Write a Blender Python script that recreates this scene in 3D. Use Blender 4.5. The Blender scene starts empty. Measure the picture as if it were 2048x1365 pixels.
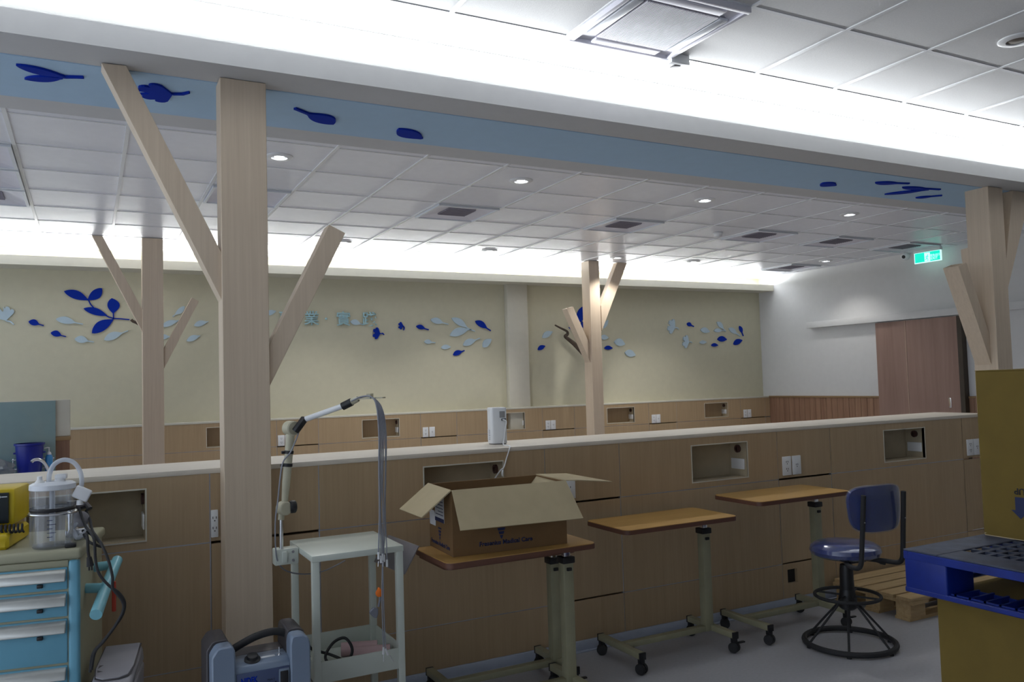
import bpy, bmesh, math, random
from mathutils import Vector, Matrix
random.seed(7)
S = bpy.context.scene
COL = S.collection
PI = math.pi

# ------------------------------------------------------------------ camera, world, lights, exposure
F_PX, YAW, PITCH, ROLL = 1626.53, 0.4817003, 0.0499628, -0.0289959
EYE = Vector((0, 0, 1.455))
cy, sy, cp, sp = math.cos(YAW), math.sin(YAW), math.cos(PITCH), math.sin(PITCH)
FW = Vector((sy*cp, cy*cp, sp)); r0 = Vector((cy, -sy, 0)); u0 = r0.cross(FW)
RT = math.cos(ROLL)*r0 + math.sin(ROLL)*u0
UP = -math.sin(ROLL)*r0 + math.cos(ROLL)*u0
cam_d = bpy.data.cameras.new('camera'); cam = bpy.data.objects.new('camera', cam_d); COL.objects.link(cam)
cam_d.sensor_width = 36; cam_d.lens = F_PX*36/2048; cam_d.clip_start = 0.02
M = Matrix((RT, UP, -FW)).transposed().to_4x4(); M.translation = EYE
cam.matrix_world = M
S.camera = cam
S.view_settings.view_transform = 'Standard'; S.view_settings.look = 'None'
S.view_settings.gamma = 1; S.view_settings.use_curve_mapping = False
S.view_settings.exposure = 0.0

def ray(x, y): return FW + RT*((x-1024)/F_PX) - UP*((y-682.5)/F_PX)
def at_y(x, y, Y): d = ray(x, y); return EYE + d*((Y-EYE.y)/d.y)
def at_x(x, y, X): d = ray(x, y); return EYE + d*((X-EYE.x)/d.x)
def at_z(x, y, Z): d = ray(x, y); return EYE + d*((Z-EYE.z)/d.z)
def m_per_px(p): return (p-EYE).dot(FW)/F_PX

W = bpy.data.worlds.new('daylight'); S.world = W; W.use_nodes = True
W.node_tree.nodes['Background'].inputs[0].default_value = (0.78, 0.87, 1.0, 1)
W.node_tree.nodes['Background'].inputs[1].default_value = 1.55

def area(name, loc, sx, sy_, power, col, rot=(0, 0, 0), spread=PI):
    l = bpy.data.lights.new(name, 'AREA'); l.shape = 'RECTANGLE'; l.size = sx; l.size_y = sy_
    l.energy = power; l.color = col; l.spread = spread
    o = bpy.data.objects.new(name, l); o.location = loc; o.rotation_euler = rot; COL.objects.link(o); return o
CW = (0.93, 0.97, 1.0)
# cove lamps: lying in the troughs of the beam and of the back wall cornice, shining up
TILT = math.radians(66)
area('cove_lamp_beam', (2.9, 3.70, 2.895), 12.8, 0.06, 135, CW, (PI+TILT, 0, 0))
area('cove_lamp_back', (3.2, 9.47, 2.82), 12.4, 0.06, 145, CW, (PI+TILT, 0, 0))
SPOT_W, SPOT_SIZE = 55, math.radians(114)
DOWNLIGHTS = [(1.117, 5.352), (2.91, 5.34), (4.722, 5.37), (6.507, 5.359), (2.384, 8.327), (4.11, 8.353), (5.893, 8.359), (7.105, 8.347), (8.896, 7.75)]

# ------------------------------------------------------------------ materials
def nt(name):
    m = bpy.data.materials.new(name); m.use_nodes = True
    return m, m.node_tree.nodes, m.node_tree.links, m.node_tree.nodes['Principled BSDF']
def mat(name, col, rough=0.6, metal=0.0, var=0.06, scale=14.0, bump=0.0, bscale=300.0, spec=0.5, emit=None, es=0.0):
    m, N, L, B = nt(name)
    tc = N.new('ShaderNodeTexCoord')
    nz = N.new('ShaderNodeTexNoise'); nz.inputs['Scale'].default_value = scale; nz.inputs['Detail'].default_value = 4
    L.new(tc.outputs['Object'], nz.inputs['Vector'])
    rp = N.new('ShaderNodeValToRGB')
    a = [max(0, c*(1-var)) for c in col]; b = [min(1, c*(1+var)) for c in col]
    rp.color_ramp.elements[0].position = 0.3; rp.color_ramp.elements[1].position = 0.7
    rp.color_ramp.elements[0].color = (*a, 1); rp.color_ramp.elements[1].color = (*b, 1)
    L.new(nz.outputs['Fac'], rp.inputs['Fac']); L.new(rp.outputs['Color'], B.inputs['Base Color'])
    B.inputs['Roughness'].default_value = rough; B.inputs['Metallic'].default_value = metal
    B.inputs['Specular IOR Level'].default_value = spec
    if bump:
        n2 = N.new('ShaderNodeTexNoise'); n2.inputs['Scale'].default_value = bscale; n2.inputs['Detail'].default_value = 3
        L.new(tc.outputs['Object'], n2.inputs['Vector'])
        bp = N.new('ShaderNodeBump'); bp.inputs['Strength'].default_value = bump; bp.inputs['Distance'].default_value = 0.003
        L.new(n2.outputs['Fac'], bp.inputs['Height']); L.new(bp.outputs['Normal'], B.inputs['Normal'])
    if emit:
        B.inputs['Emission Color'].default_value = (*emit, 1); B.inputs['Emission Strength'].default_value = es
    return m
def wood(name, c1, c2, grain=(70, 70, 2.2), rough=0.5, rings=0.35):
    m, N, L, B = nt(name)
    tc = N.new('ShaderNodeTexCoord'); mp = N.new('ShaderNodeMapping'); mp.inputs['Scale'].default_value = grain
    L.new(tc.outputs['Object'], mp.inputs['Vector'])
    nz = N.new('ShaderNodeTexNoise'); nz.inputs['Scale'].default_value = 1.0; nz.inputs['Detail'].default_value = 5; nz.inputs['Roughness'].default_value = 0.6
    L.new(mp.outputs['Vector'], nz.inputs['Vector'])
    mp2 = N.new('ShaderNodeMapping'); mp2.inputs['Scale'].default_value = tuple(g*0.16 for g in grain)
    L.new(tc.outputs['Object'], mp2.inputs['Vector'])
    n2 = N.new('ShaderNodeTexNoise'); n2.inputs['Scale'].default_value = 1.0; n2.inputs['Detail'].default_value = 2; n2.inputs['Distortion'].default_value = 1.2
    L.new(mp2.outputs['Vector'], n2.inputs['Vector'])
    mx = N.new('ShaderNodeMix'); mx.data_type = 'FLOAT'; mx.inputs[0].default_value = rings
    L.new(nz.outputs['Fac'], mx.inputs[2]); L.new(n2.outputs['Fac'], mx.inputs[3])
    rp = N.new('ShaderNodeValToRGB'); rp.color_ramp.elements[0].position = 0.33; rp.color_ramp.elements[1].position = 0.66
    rp.color_ramp.elements[0].color = (*c1, 1); rp.color_ramp.elements[1].color = (*c2, 1)
    L.new(mx.outputs[0], rp.inputs['Fac']); L.new(rp.outputs['Color'], B.inputs['Base Color'])
    B.inputs['Roughness'].default_value = rough
    bp = N.new('ShaderNodeBump'); bp.inputs['Strength'].default_value = 0.08; bp.inputs['Distance'].default_value = 0.002
    L.new(nz.outputs['Fac'], bp.inputs['Height']); L.new(bp.outputs['Normal'], B.inputs['Normal'])
    return m
def clear(name, tint, gloss=0.12, rough=0.05, body=0.0, bodycol=(0.8, 0.85, 0.9)):
    m, N, L, B = nt(name); N.remove(B)
    out = N['Material Output']
    t = N.new('ShaderNodeBsdfTransparent'); t.inputs[0].default_value = (*tint, 1)
    g = N.new('ShaderNodeBsdfGlossy'); g.inputs['Roughness'].default_value = rough
    fr = N.new('ShaderNodeLayerWeight'); fr.inputs[0].default_value = 0.5
    pw = N.new('ShaderNodeMath'); pw.operation = 'POWER'; pw.inputs[1].default_value = 3.5; L.new(fr.outputs['Facing'], pw.inputs[0])
    ad = N.new('ShaderNodeMath'); ad.operation = 'MULTIPLY_ADD'; ad.inputs[1].default_value = 0.55; ad.inputs[2].default_value = gloss*0.35; L.new(pw.outputs[0], ad.inputs[0])
    mx = N.new('ShaderNodeMixShader'); L.new(ad.outputs[0], mx.inputs[0]); L.new(t.outputs[0], mx.inputs[1]); L.new(g.outputs[0], mx.inputs[2])
    last = mx
    if body:
        d = N.new('ShaderNodeBsdfDiffuse'); d.inputs[0].default_value = (*bodycol, 1)
        m2 = N.new('ShaderNodeMixShader'); m2.inputs[0].default_value = body; L.new(mx.outputs[0], m2.inputs[1]); L.new(d.outputs[0], m2.inputs[2]); last = m2
    L.new(last.outputs[0], out.inputs['Surface'])
    return m

LAM = wood('beige_laminate', (0.40, 0.285, 0.165), (0.46, 0.335, 0.20), (90, 90, 2.5), 0.45)
LAMT = wood('beige_laminate_worktop', (0.63, 0.575, 0.485), (0.69, 0.63, 0.54), (3, 60, 60), 0.45)
TREE = wood('pale_laminate', (0.58, 0.465, 0.345), (0.66, 0.54, 0.41), (80, 80, 2.2), 0.5)
DOORW = wood('pink_brown_laminate', (0.27, 0.165, 0.13), (0.36, 0.23, 0.185), (28, 28, 1.6), 0.5, 0.55)
DADOW = wood('brown_wainscot', (0.22, 0.115, 0.07), (0.36, 0.21, 0.13), (45, 45, 2.0), 0.5, 0.5)
RAILW = mat('ochre_wood_rail', (0.30, 0.19, 0.09), 0.5)
PALW = wood('pine', (0.42, 0.28, 0.13), (0.58, 0.42, 0.22), (5, 50, 50), 0.7)
TABW = wood('orange_beech', (0.44, 0.25, 0.07), (0.52, 0.31, 0.095), (4, 70, 70), 0.42)
TABE = mat('red_brown_edge', (0.13, 0.055, 0.035), 0.5)
CREAM = mat('cream_wallcovering', (0.62, 0.59, 0.44), 0.9, bump=0.25, bscale=260, var=0.02)
COLC = mat('pale_cream_paint', (0.62, 0.595, 0.50), 0.85, var=0.02)
WHITE = mat('white_paint', (0.69, 0.69, 0.68), 0.85, var=0.015)
BEAMW = mat('beam_white_paint', (0.59, 0.59, 0.59), 0.85, var=0.015)
SKYB = mat('sky_blue_paint', (0.42, 0.59, 0.76), 0.85, var=0.015)
TILE = mat('mineral_tile', (0.82, 0.83, 0.88), 0.33, bump=0.12, bscale=420, var=0.02, spec=0.35)
TILEN = mat('mineral_tile_speckled', (0.74, 0.74, 0.74), 0.8, bump=0.5, bscale=330, var=0.03, scale=120)
TBAR = mat('white_steel_bar', (0.80, 0.81, 0.83), 0.22, var=0.01)
FLOOR = mat('grey_vinyl', (0.41, 0.41, 0.435), 0.45, var=0.05, scale=60)
BASEB = mat('blue_grey_vinyl', (0.40, 0.44, 0.53), 0.5, var=0.04)
NAVY = mat('royal_blue_board', (0.004, 0.030, 0.36), 0.8, var=0.03, spec=0.15)
PALE = mat('pale_blue_board', (0.50, 0.63, 0.71), 0.6, var=0.03)
AQUA = mat('aqua_acrylic', (0.42, 0.66, 0.72), 0.3, var=0.03)
TWIG = wood('dark_bark', (0.05, 0.035, 0.025), (0.12, 0.085, 0.06), (20, 20, 20), 0.85)
PLW = mat('white_plastic', (0.78, 0.79, 0.80), 0.35, var=0.01)
PLWB = mat('cool_white_plastic', (0.70, 0.73, 0.78), 0.3, var=0.01)
LILAC = mat('lilac_grey_plastic', (0.74, 0.73, 0.80), 0.45, var=0.02)
GRILL = mat('grey_violet_grille', (0.30, 0.28, 0.33), 0.5, var=0.02)
DARKG = mat('dark_grey', (0.055, 0.05, 0.055), 0.5)
BLACK = mat('black_plastic', (0.012, 0.012, 0.014), 0.45)
RUBB = mat('black_rubber', (0.02, 0.02, 0.022), 0.7)
CHROME = mat('chrome', (0.75, 0.76, 0.78), 0.18, 1.0, var=0.01)
STEEL = mat('grey_steel', (0.32, 0.31, 0.33), 0.4, 0.6)
SEAM = mat('aluminium_joint', (0.50, 0.52, 0.58), 0.4, 0.5)
KHAKI = mat('khaki_enamel', (0.31, 0.295, 0.19), 0.45)
WENAM = mat('white_enamel', (0.61, 0.65, 0.58), 0.35, var=0.02)
BEIGEP = mat('beige_plastic', (0.52, 0.49, 0.36), 0.5)
CARTB = mat('cart_blue', (0.16, 0.42, 0.56), 0.4, var=0.02)
CARTC = mat('cart_cream', (0.40, 0.39, 0.27), 0.45, var=0.03)
CARTH = mat('turquoise_tube', (0.22, 0.53, 0.62), 0.4)
ALU = mat('silver_strip', (0.62, 0.63, 0.60), 0.3, 0.5)
YEL = mat('yellow_plastic', (0.62, 0.46, 0.012), 0.4)
REDP = mat('red_plastic', (0.55, 0.05, 0.02), 0.5)
ORNG = mat('orange_plastic', (0.85, 0.18, 0.01), 0.5)
SCRN = mat('dark_screen', (0.015, 0.022, 0.025), 0.12)
CONC = mat('blue_grey_abs', (0.20, 0.255, 0.345), 0.35, var=0.02)
CONCP = mat('blue_label_panel', (0.065, 0.09, 0.185), 0.4, var=0.02)
INKB = mat('blue_ink', (0.012, 0.02, 0.085), 0.6)
INKK = mat('black_ink', (0.015, 0.015, 0.025), 0.6)
BING = mat('bin_grey', (0.27, 0.265, 0.29), 0.45, var=0.03)
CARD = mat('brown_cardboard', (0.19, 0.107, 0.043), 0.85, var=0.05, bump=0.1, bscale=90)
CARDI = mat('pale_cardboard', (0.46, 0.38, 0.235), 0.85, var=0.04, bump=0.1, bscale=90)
CARDY = mat('yellow_cardboard', (0.165, 0.11, 0.018), 0.85, var=0.05, bump=0.12, bscale=70)
PAPER = mat('paper_label', (0.60, 0.62, 0.66), 0.7)
BUCK = mat('blue_bucket', (0.005, 0.014, 0.23), 0.35)
PBLUE = mat('pallet_blue', (0.002, 0.018, 0.20), 0.45, var=0.25, scale=9)
PTOP = mat('scuffed_pallet_top', (0.045, 0.056, 0.095), 0.6, var=0.35, scale=16)
SEATB = mat('blue_vinyl', (0.006, 0.022, 0.17), 0.22, var=0.08, bump=0.12, bscale=40)
FILM = clear('wrap_film', (0.9, 0.92, 0.97), 0.18, 0.12, 0.06)
JAR = clear('clear_acrylic', (0.985, 0.99, 1.0), 0.10, 0.03, 0.06)
TUBE = clear('milky_tube', (0.85, 0.88, 0.92), 0.15, 0.1, 0.45, (0.78, 0.82, 0.88))
SOAP = mat('sky_blue_bottle', (0.05, 0.28, 0.62), 0.3)
GLASS = mat('pale_green_glass', (0.25, 0.36, 0.36), 0.06, var=0.02, spec=0.7)
BAG = clear('thin_plastic_bag', (0.8, 0.8, 0.8), 0.25, 0.15, 0.35, (0.45, 0.45, 0.44))
PINK = mat('pink_paper_roll', (0.62, 0.43, 0.43), 0.8)
CABLE = mat('grey_cable', (0.28, 0.29, 0.33), 0.5)
LEDM = mat('lamp_led', (1, 1, 1), 0.3, emit=(0.95, 0.97, 1.0), es=14.0)
EXG = mat('exit_green_lit', (0.0, 0.35, 0.25), 0.4, var=0.0, emit=(0.0, 0.85, 0.62), es=0.95)
EXW = mat('exit_white_lit', (0.9, 1, 0.95), 0.4, var=0.0, emit=(0.55, 1.0, 0.90), es=1.0)

# ------------------------------------------------------------------ mesh helpers
class MB:
    def __init__(s): s.bm = bmesh.new()
    def _add(s, t):
        me = bpy.data.meshes.new('t'); t.to_mesh(me); t.free(); s.bm.from_mesh(me); bpy.data.meshes.remove(me); return s
    def box(s, x0, x1, y0, y1, z0, z1, r=0.0, seg=2, mtx=None):
        t = bmesh.new(); bmesh.ops.create_cube(t, size=1.0)
        c = Vector(((x0+x1)/2, (y0+y1)/2, (z0+z1)/2)); d = (x1-x0, y1-y0, z1-z0)
        for v in t.verts: v.co = Vector((v.co.x*d[0], v.co.y*d[1], v.co.z*d[2])) + c
        if r: bmesh.ops.bevel(t, geom=t.edges[:], offset=r, segments=seg, profile=0.5, affect='EDGES')
        if mtx is not None: t.transform(mtx)
        return s._add(t)
    def tube(s, pts, r, n=10, caps=True, closed=False):
        pts = [Vector(p) for p in pts]; t = bmesh.new(); rings = []
        k = len(pts); rr = r if isinstance(r, (list, tuple)) else [r]*k
        prev = None
        for i, p in enumerate(pts):
            a = pts[(i-1) % k] if (closed or i > 0) else p
            b = pts[(i+1) % k] if (closed or i < k-1) else p
            d = (b-a).normalized()
            if prev is None:
                q = d.cross(Vector((0, 0, 1)))
                if q.length < 0.05: q = d.cross(Vector((1, 0, 0)))
                q.normalize()
            else:
                q = prev - d*prev.dot(d); q.normalize()
            prev = q; w = d.cross(q)
            rings.append([t.verts.new(p + (q*math.cos(2*PI*j/n) + w*math.sin(2*PI*j/n))*rr[i]) for j in range(n)])
        m = k if closed else k-1
        for i in range(m):
            A, B = rings[i], rings[(i+1) % k]
            for j in range(n): t.faces.new((A[j], A[(j+1) % n], B[(j+1) % n], B[j]))
        if caps and not closed:
            t.faces.new(rings[0][::-1]); t.faces.new(rings[-1])
        return s._add(t)
    def lathe(s, prof, n=24, loc=(0, 0, 0), axis=None, cap=True):
        t = bmesh.new(); rings = []
        for (r, z) in prof:
            rings.append([t.verts.new((max(r, 1e-4)*math.cos(2*PI*j/n), max(r, 1e-4)*math.sin(2*PI*j/n), z)) for j in range(n)])
        for A, B in zip(rings, rings[1:]):
            for j in range(n): t.faces.new((A[j], A[(j+1) % n], B[(j+1) % n], B[j]))
        if cap:
            t.faces.new(rings[0][::-1]); t.faces.new(rings[-1])
        if axis is not None:
            t.transform(Vector((0, 0, 1)).rotation_difference(Vector(axis)).to_matrix().to_4x4())
        t.transform(Matrix.Translation(Vector(loc)))
        return s._add(t)
    def prism(s, poly, off, r=0.0):
        t = bmesh.new(); off = Vector(off)
        a = [t.verts.new(Vector(p)) for p in poly]; b = [t.verts.new(Vector(p)+off) for p in poly]
        n = len(a)
        t.faces.new(a); t.faces.new(b[::-1])
        for i in range(n): t.faces.new((a[i], b[i], b[(i+1) % n], a[(i+1) % n]))
        bmesh.ops.recalc_face_normals(t, faces=t.faces[:])
        if r: bmesh.ops.bevel(t, geom=t.edges[:], offset=r, segments=1, affect='EDGES')
        return s._add(t)
    def grid(s, P):
        t = bmesh.new(); V = [[t.verts.new(Vector(p)) for p in row] for row in P]
        for A, B in zip(V, V[1:]):
            for j in range(len(A)-1): t.faces.new((A[j], A[j+1], B[j+1], B[j]))
        return s._add(t)
    def xf(s, m): s.bm.transform(m); return s

ROOTM = {}
def finish(mb, name, m, smooth=True):
    bmesh.ops.recalc_face_normals(mb.bm, faces=mb.bm.faces[:])
    me = bpy.data.meshes.new(name); mb.bm.to_mesh(me); mb.bm.free()
    me.materials.append(m)
    if smooth:
        for p in me.polygons: p.use_smooth = True
        me.set_sharp_from_angle(angle=math.radians(35))
    return me
def rootm(o):
    while o is not None and o.parent is not None: o = o.parent
    return ROOTM.get(o.name, Matrix.Identity(4)) if o else Matrix.Identity(4)
def ob(name, mb, m, parent=None, world=False, smooth=True):
    """one mesh object; with world=True the shape is given in world coordinates"""
    if parent is not None and world: mb.xf(rootm(parent).inverted())
    o = bpy.data.objects.new(name, finish(mb, name, m, smooth)); COL.objects.link(o)
    if parent is not None: o.parent = parent
    return o
def tag(o, label=None, cat=None, group=None, kind=None):
    if label: o['label'] = label
    if cat: o['category'] = cat
    if group: o['group'] = group
    if kind: o['kind'] = kind
    return o
def thing(name, label, cat, loc=(0, 0, 0), rz=0.0, group=None):
    o = bpy.data.objects.new(name, None); COL.objects.link(o); o.empty_display_size = 0.1
    o.location = loc; o.rotation_euler = (0, 0, rz)
    ROOTM[o.name] = Matrix.Translation(Vector(loc)) @ Matrix.Rotation(rz, 4, 'Z')
    return tag(o, label, cat, group)
def struct(name, mb, m, smooth=True): return tag(ob(name, mb, m, smooth=smooth), kind='structure')
def copy_tree(o, parent=None):
    c = o.copy(); COL.objects.link(c)
    if parent is not None: c.parent = parent
    for ch in list(o.children): copy_tree(ch, c)
    return c
def inst(src, name, parent, loc):
    o = bpy.data.objects.new(name, src.data); COL.objects.link(o); o.parent = parent; o.location = loc; return o
def text_mb(s, size, o, ux, uy, depth=0.0008, bold=0.0, align='LEFT', sx=1.0):
    cu = bpy.data.curves.new('lettering', 'FONT'); cu.body = s; cu.size = size; cu.align_x = align; cu.offset = bold
    cu.resolution_u = 3
    t = bpy.data.objects.new('lettering', cu); COL.objects.link(t)
    dg = bpy.context.evaluated_depsgraph_get(); dg.update()
    me = bpy.data.meshes.new_from_object(t.evaluated_get(dg))
    bpy.data.objects.remove(t); bpy.data.curves.remove(cu)
    o, ux, uy = Vector(o), Vector(ux).normalized(), Vector(uy).normalized(); n = ux.cross(uy)
    mb = MB(); mb.bm.from_mesh(me); bpy.data.meshes.remove(me)
    bmesh.ops.remove_doubles(mb.bm, verts=mb.bm.verts[:], dist=1e-6)
    if depth:
        r = bmesh.ops.extrude_face_region(mb.bm, geom=mb.bm.faces[:])
        for v in r['geom']:
            if isinstance(v, bmesh.types.BMVert): v.co.z += depth
    for v in mb.bm.verts: v.co = o + ux*(v.co.x*sx) + uy*v.co.y + n*v.co.z
    return mb
def arc(c, a, b, r, t0, t1, n):
    c, a, b = Vector(c), Vector(a), Vector(b)
    return [c + (a*math.cos(t0+(t1-t0)*i/(n-1)) + b*math.sin(t0+(t1-t0)*i/(n-1)))*r for i in range(n)]
def smoothpath(pts, n=6):
    P = [Vector(p) for p in pts]; out = []
    for i in range(len(P)-1):
        p0, p1, p2, p3 = P[max(i-1, 0)], P[i], P[i+1], P[min(i+2, len(P)-1)]
        for k in range(n):
            t = k/n
            out.append(0.5*((2*p1) + (p2-p0)*t + (2*p0-5*p1+4*p2-p3)*t*t + (3*p1-p0-3*p2+p3)*t*t*t))
    out.append(P[-1]); return out

# ------------------------------------------------------------------ the setting
XL, XR, YB, YF = -4.0, 9.475, 9.6, -3.0
CZ, NZ = 2.975, 3.10
struct('floor', MB().box(XL-.1, XR+.15, YF, YB+.15, -.1, 0), FLOOR, False)
wb = struct('wall_back', MB().box(XL, XR+.12, YB, YB+.12, 0, 3.3), CREAM, False)
wr = struct('wall_right', MB().box(XR, XR+.12, YF, YB, 0, 3.3), WHITE, False)
struct('wall_front', MB().box(XL, XR+.12, YF-.12, YF, 0, 3.3), WHITE, False)
ob('column', MB().box(4.916, 5.22, 9.505, YB, 0, 2.75, .006), COLC, wb)
# far ceiling: slab, tiles and bars
ceil = struct('ceiling', MB().box(XL, XR, 4.4, YB, 2.995, 3.05), TILE, False)
GX, GY, CX, CYY = -0.3904, 5.0306, 0.6, 0.6097
DIFF = {(2, 2), (5, 2), (8, 2), (11, 2), (13, 2), (15, 2), (15, 5), (-1, 1), (-1, 2), (-1, 3)}
tile_src = None
for i in range(-2, 17):
    for j in range(-1, 8):
        if (i, j) in DIFF: continue
        x0, x1 = GX+i*CX+.011, min(GX+(i+1)*CX-.011, XR); y0, y1 = GY+j*CYY+.011, min(GY+(j+1)*CYY-.011, YB)
        if x1-x0 < .05 or y1-y0 < .05: continue
        full = abs(x1-x0-.578) < .001 and abs(y1-y0-.5877) < .001
        if full and tile_src:
            inst(tile_src, 'ceiling_tile', ceil, ((x0+x1)/2, (y0+y1)/2, 0))
        else:
            w, h = (x1-x0)/2, (y1-y0)/2
            o = ob('ceiling_tile', MB().box(-w, w, -h, h, 2.974, 2.99), TILE, ceil, smooth=False); o.location = ((x0+x1)/2, (y0+y1)/2, 0)
            if full: tile_src = o
for i in range(-2, 18):
    x = GX+i*CX
    if x < XR: ob('ceiling_bar', MB().box(x-.011, x+.011, 4.42, YB, 2.968, 2.996), TBAR, ceil, smooth=False)
for j in range(0, 8):
    y = GY+j*CYY
    ob('ceiling_bar', MB().box(GX-2*CX, XR, y-.009, y+.009, 2.9705, 2.996), TBAR, ceil, smooth=False)
# near ceiling
cn = struct('ceiling.001', MB().box(XL, XR, YF, 3.92, 3.12, 3.2), TILEN, False)
NX, NY, NC = 2.637, 3.238, 0.602
tile_src = None
for i in range(-4, 12):
    for j in range(-4, 2):
        if i == -1 and j == -1: continue
        x0, x1 = NX+i*NC+.011, min(NX+(i+1)*NC-.011, XR); y0, y1 = NY+j*NC+.011, NY+(j+1)*NC-.011
        if j == 1: continue
        if j == 0: y1 = 3.56
        w, h = (x1-x0)/2, (y1-y0)/2
        if w < .03: continue
        full = j < 0 and w > .28
        if full and tile_src: inst(tile_src, 'ceiling_tile', cn, ((x0+x1)/2, (y0+y1)/2, 0))
        else:
            o = ob('ceiling_tile', MB().box(-w, w, -h, h, 3.099, 3.116), TILEN, cn, smooth=False); o.location = ((x0+x1)/2, (y0+y1)/2, 0)
            if full: tile_src = o
for i in range(-4, 12):
    x = NX+i*NC
    if x < XR: ob('ceiling_bar', MB().box(x-.011, x+.011, NY-4*NC, 3.56, 3.094, 3.12), TBAR, cn, smooth=False)
for j in range(-3, 1):
    y = NY+j*NC
    ob('ceiling_bar', MB().box(NX-4*NC, XR, y-.010, y+.010, 3.0955, 3.12), TBAR, cn, smooth=False)
ob('plaster_border', MB().box(XL, XR, 3.566, 3.93, 3.095, 3.12), WHITE, cn, smooth=False)

# the beam across the room with its light trough
beam = struct('beam', MB().box(XL, XR, 3.507, 4.45, 2.818, 2.832).box(XL, XR, 3.507, 3.525, 2.832, 2.915)
              .box(XL, XR, 3.93, 4.45, 2.832, 3.2), BEAMW, False)
ob('blue_band', MB().box(XL, XR, 3.728, 4.25, 2.814, 2.8185), SKYB, beam, smooth=False)
# cornice with the light trough along the back wall
struct('trim_1', MB().box(XL, XR, 9.28, YB, 2.748, 2.762).box(XL, XR, 9.28, 9.298, 2.762, 2.842), COLC, False)

# ---- panelled partition in the middle and panelled dado on the back wall
PF, PT = 3.778, 1.115
def ring(mb, x0, x1, z0, z1, hx0, hx1, hz0, hz1, y0, y1):
    mb.box(x0, hx0, y0, y1, z0, z1); mb.box(hx1, x1, y0, y1, z0, z1)
    mb.box(hx0, hx1, y0, y1, z0, hz0); mb.box(hx0, hx1, y0, y1, hz1, z1); return mb
def niche(parent, x0, x1, z0, z1, yf, depth=.15, simple=False):
    yb = yf+depth; mb = MB()
    mb.box(x0-.012, x1+.012, yb, yb+.012, z0-.012, z1+.012)
    mb.box(x0-.012, x0, yf+.001, yb, z0-.012, z1+.012); mb.box(x1, x1+.012, yf+.001, yb, z0-.012, z1+.012)
    mb.box(x0, x1, yf+.001, yb, z0-.012, z0); mb.box(x0, x1, yf+.001, yb, z1, z1+.012)
    n = ob('niche', mb, BEIGEN, parent, smooth=False)
    t = MB(); e = .006
    t.box(x0-e, x0, yf-.002, yf+.004, z0-e, z1+e); t.box(x1, x1+e, yf-.002, yf+.004, z0-e, z1+e)
    t.box(x0, x1, yf-.002, yf+.004, z0-e, z0); t.box(x0, x1, yf-.002, yf+.004, z1, z1+e)
    ob('niche_edge', t, COLC, n, smooth=False)
    p = MB().box(x1-.008, x1, yf+.022, yf+.135, z0+.04, z0+.105, .003)
    ob('outlet_plate', p, PLW, n)
    q = MB().lathe([(.012, 0), (.024, 0), (.024, .012), (.012, .012)], 18, (x1, yf+.075, z0+.165), (-1, 0, 0), cap=False)
    q.lathe([(.0125, .001), (.0125, .004)], 14, (x1, yf+.075, z0+.165), (-1, 0, 0))
    ob('pipe_port', q, DARKR, n)
BEIGEN = mat('niche_lining', (0.46, 0.39, 0.27), 0.7)
DARKR = mat('dark_red_brown', (0.08, 0.035, 0.03), 0.4)
def panelwall(parent, xs, yf, xend, nlast, niches, zb=.06, th=.02, lam=LAM):
    """xs: seam positions; alternate wide panels (with a niche) and narrow ones (with an access flap)"""
    for k in range(len(xs)-1):
        x0, x1 = xs[k]+.0025, xs[k+1]-.0025
        wide = (x1-x0) > .8
        nn = [n for n in niches if x0 < n[0] and n[1] < x1]
        top = MB()
        if nn: ring(top, x0, x1, .798, PT-.022, nn[0][0], nn[0][1], .835, 1.045, yf, yf+th); niche(parent, nn[0][0], nn[0][1], .835, 1.045, yf)
        else: top.box(x0, x1, yf, yf+th, .798 if wide else .801, PT-.022)
        ob('wall_panel', top, lam, parent, smooth=False)
        if wide: ob('wall_panel', MB().box(x0, x1, yf, yf+th, .2735, .7925), lam, parent, smooth=False)
        else: ob('access_panel', MB().box(x0+.002, x1-.002, yf, yf+th, .278, .789), lam, parent, smooth=False)
        if not wide and abs(x0-3.8275) < .01:
            ring(b := MB(), x0, x1, zb, .2685, 3.866, 3.948, .147, .233, yf, yf+th); ob('wall_panel', b, lam, parent, smooth=False)
            ob('cable_hole', MB().box(3.866, 3.948, yf+th, yf+th+.01, .147, .233), BLACK, parent, smooth=False)
        else: ob('wall_panel', MB().box(x0, x1, yf, yf+th, zb, .2685), lam, parent, smooth=False)
        if wide:
            j = MB().box(x0-.001, x1+.001, yf+.003, yf+th, .792, .7985); j.box(x0-.001, x1+.001, yf+.003, yf+th, .268, .274)
            ob('joint_strip', j, SEAM, parent, smooth=False)
    for x in xs: ob('joint_strip', MB().box(x-.003, x+.003, yf+.003, yf+th, zb, PT-.022), SEAM, parent, smooth=False)
wm = struct('wall_middle', MB().box(-2.0, 5.98, 3.95, 4.215, 0, PT-.022).box(-2, 5.98, 3.80, 3.95, 0, .055), LAM, False)
panelwall(wm, [-2.0, -1.21, -.735, .47, .946, 2.15, 2.629, 3.825, 4.295, 5.66, 5.98], PF, 5.98, 0,
          [(-.217, .213), (1.466, 1.899), (3.144, 3.574), (4.815, 5.239)])
ob('top_board', MB().box(-2.0, 5.98, PF-.002, 4.215, PT-.022, PT, .002), LAMT, wm)
struct('baseboard_middle', MB().box(-2.0, 5.98, PF-.004, PF+.02, 0, .058, .003).box(-2, 5.98, PF-.02, PF, 0, .008, .003), BASEB)
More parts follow.
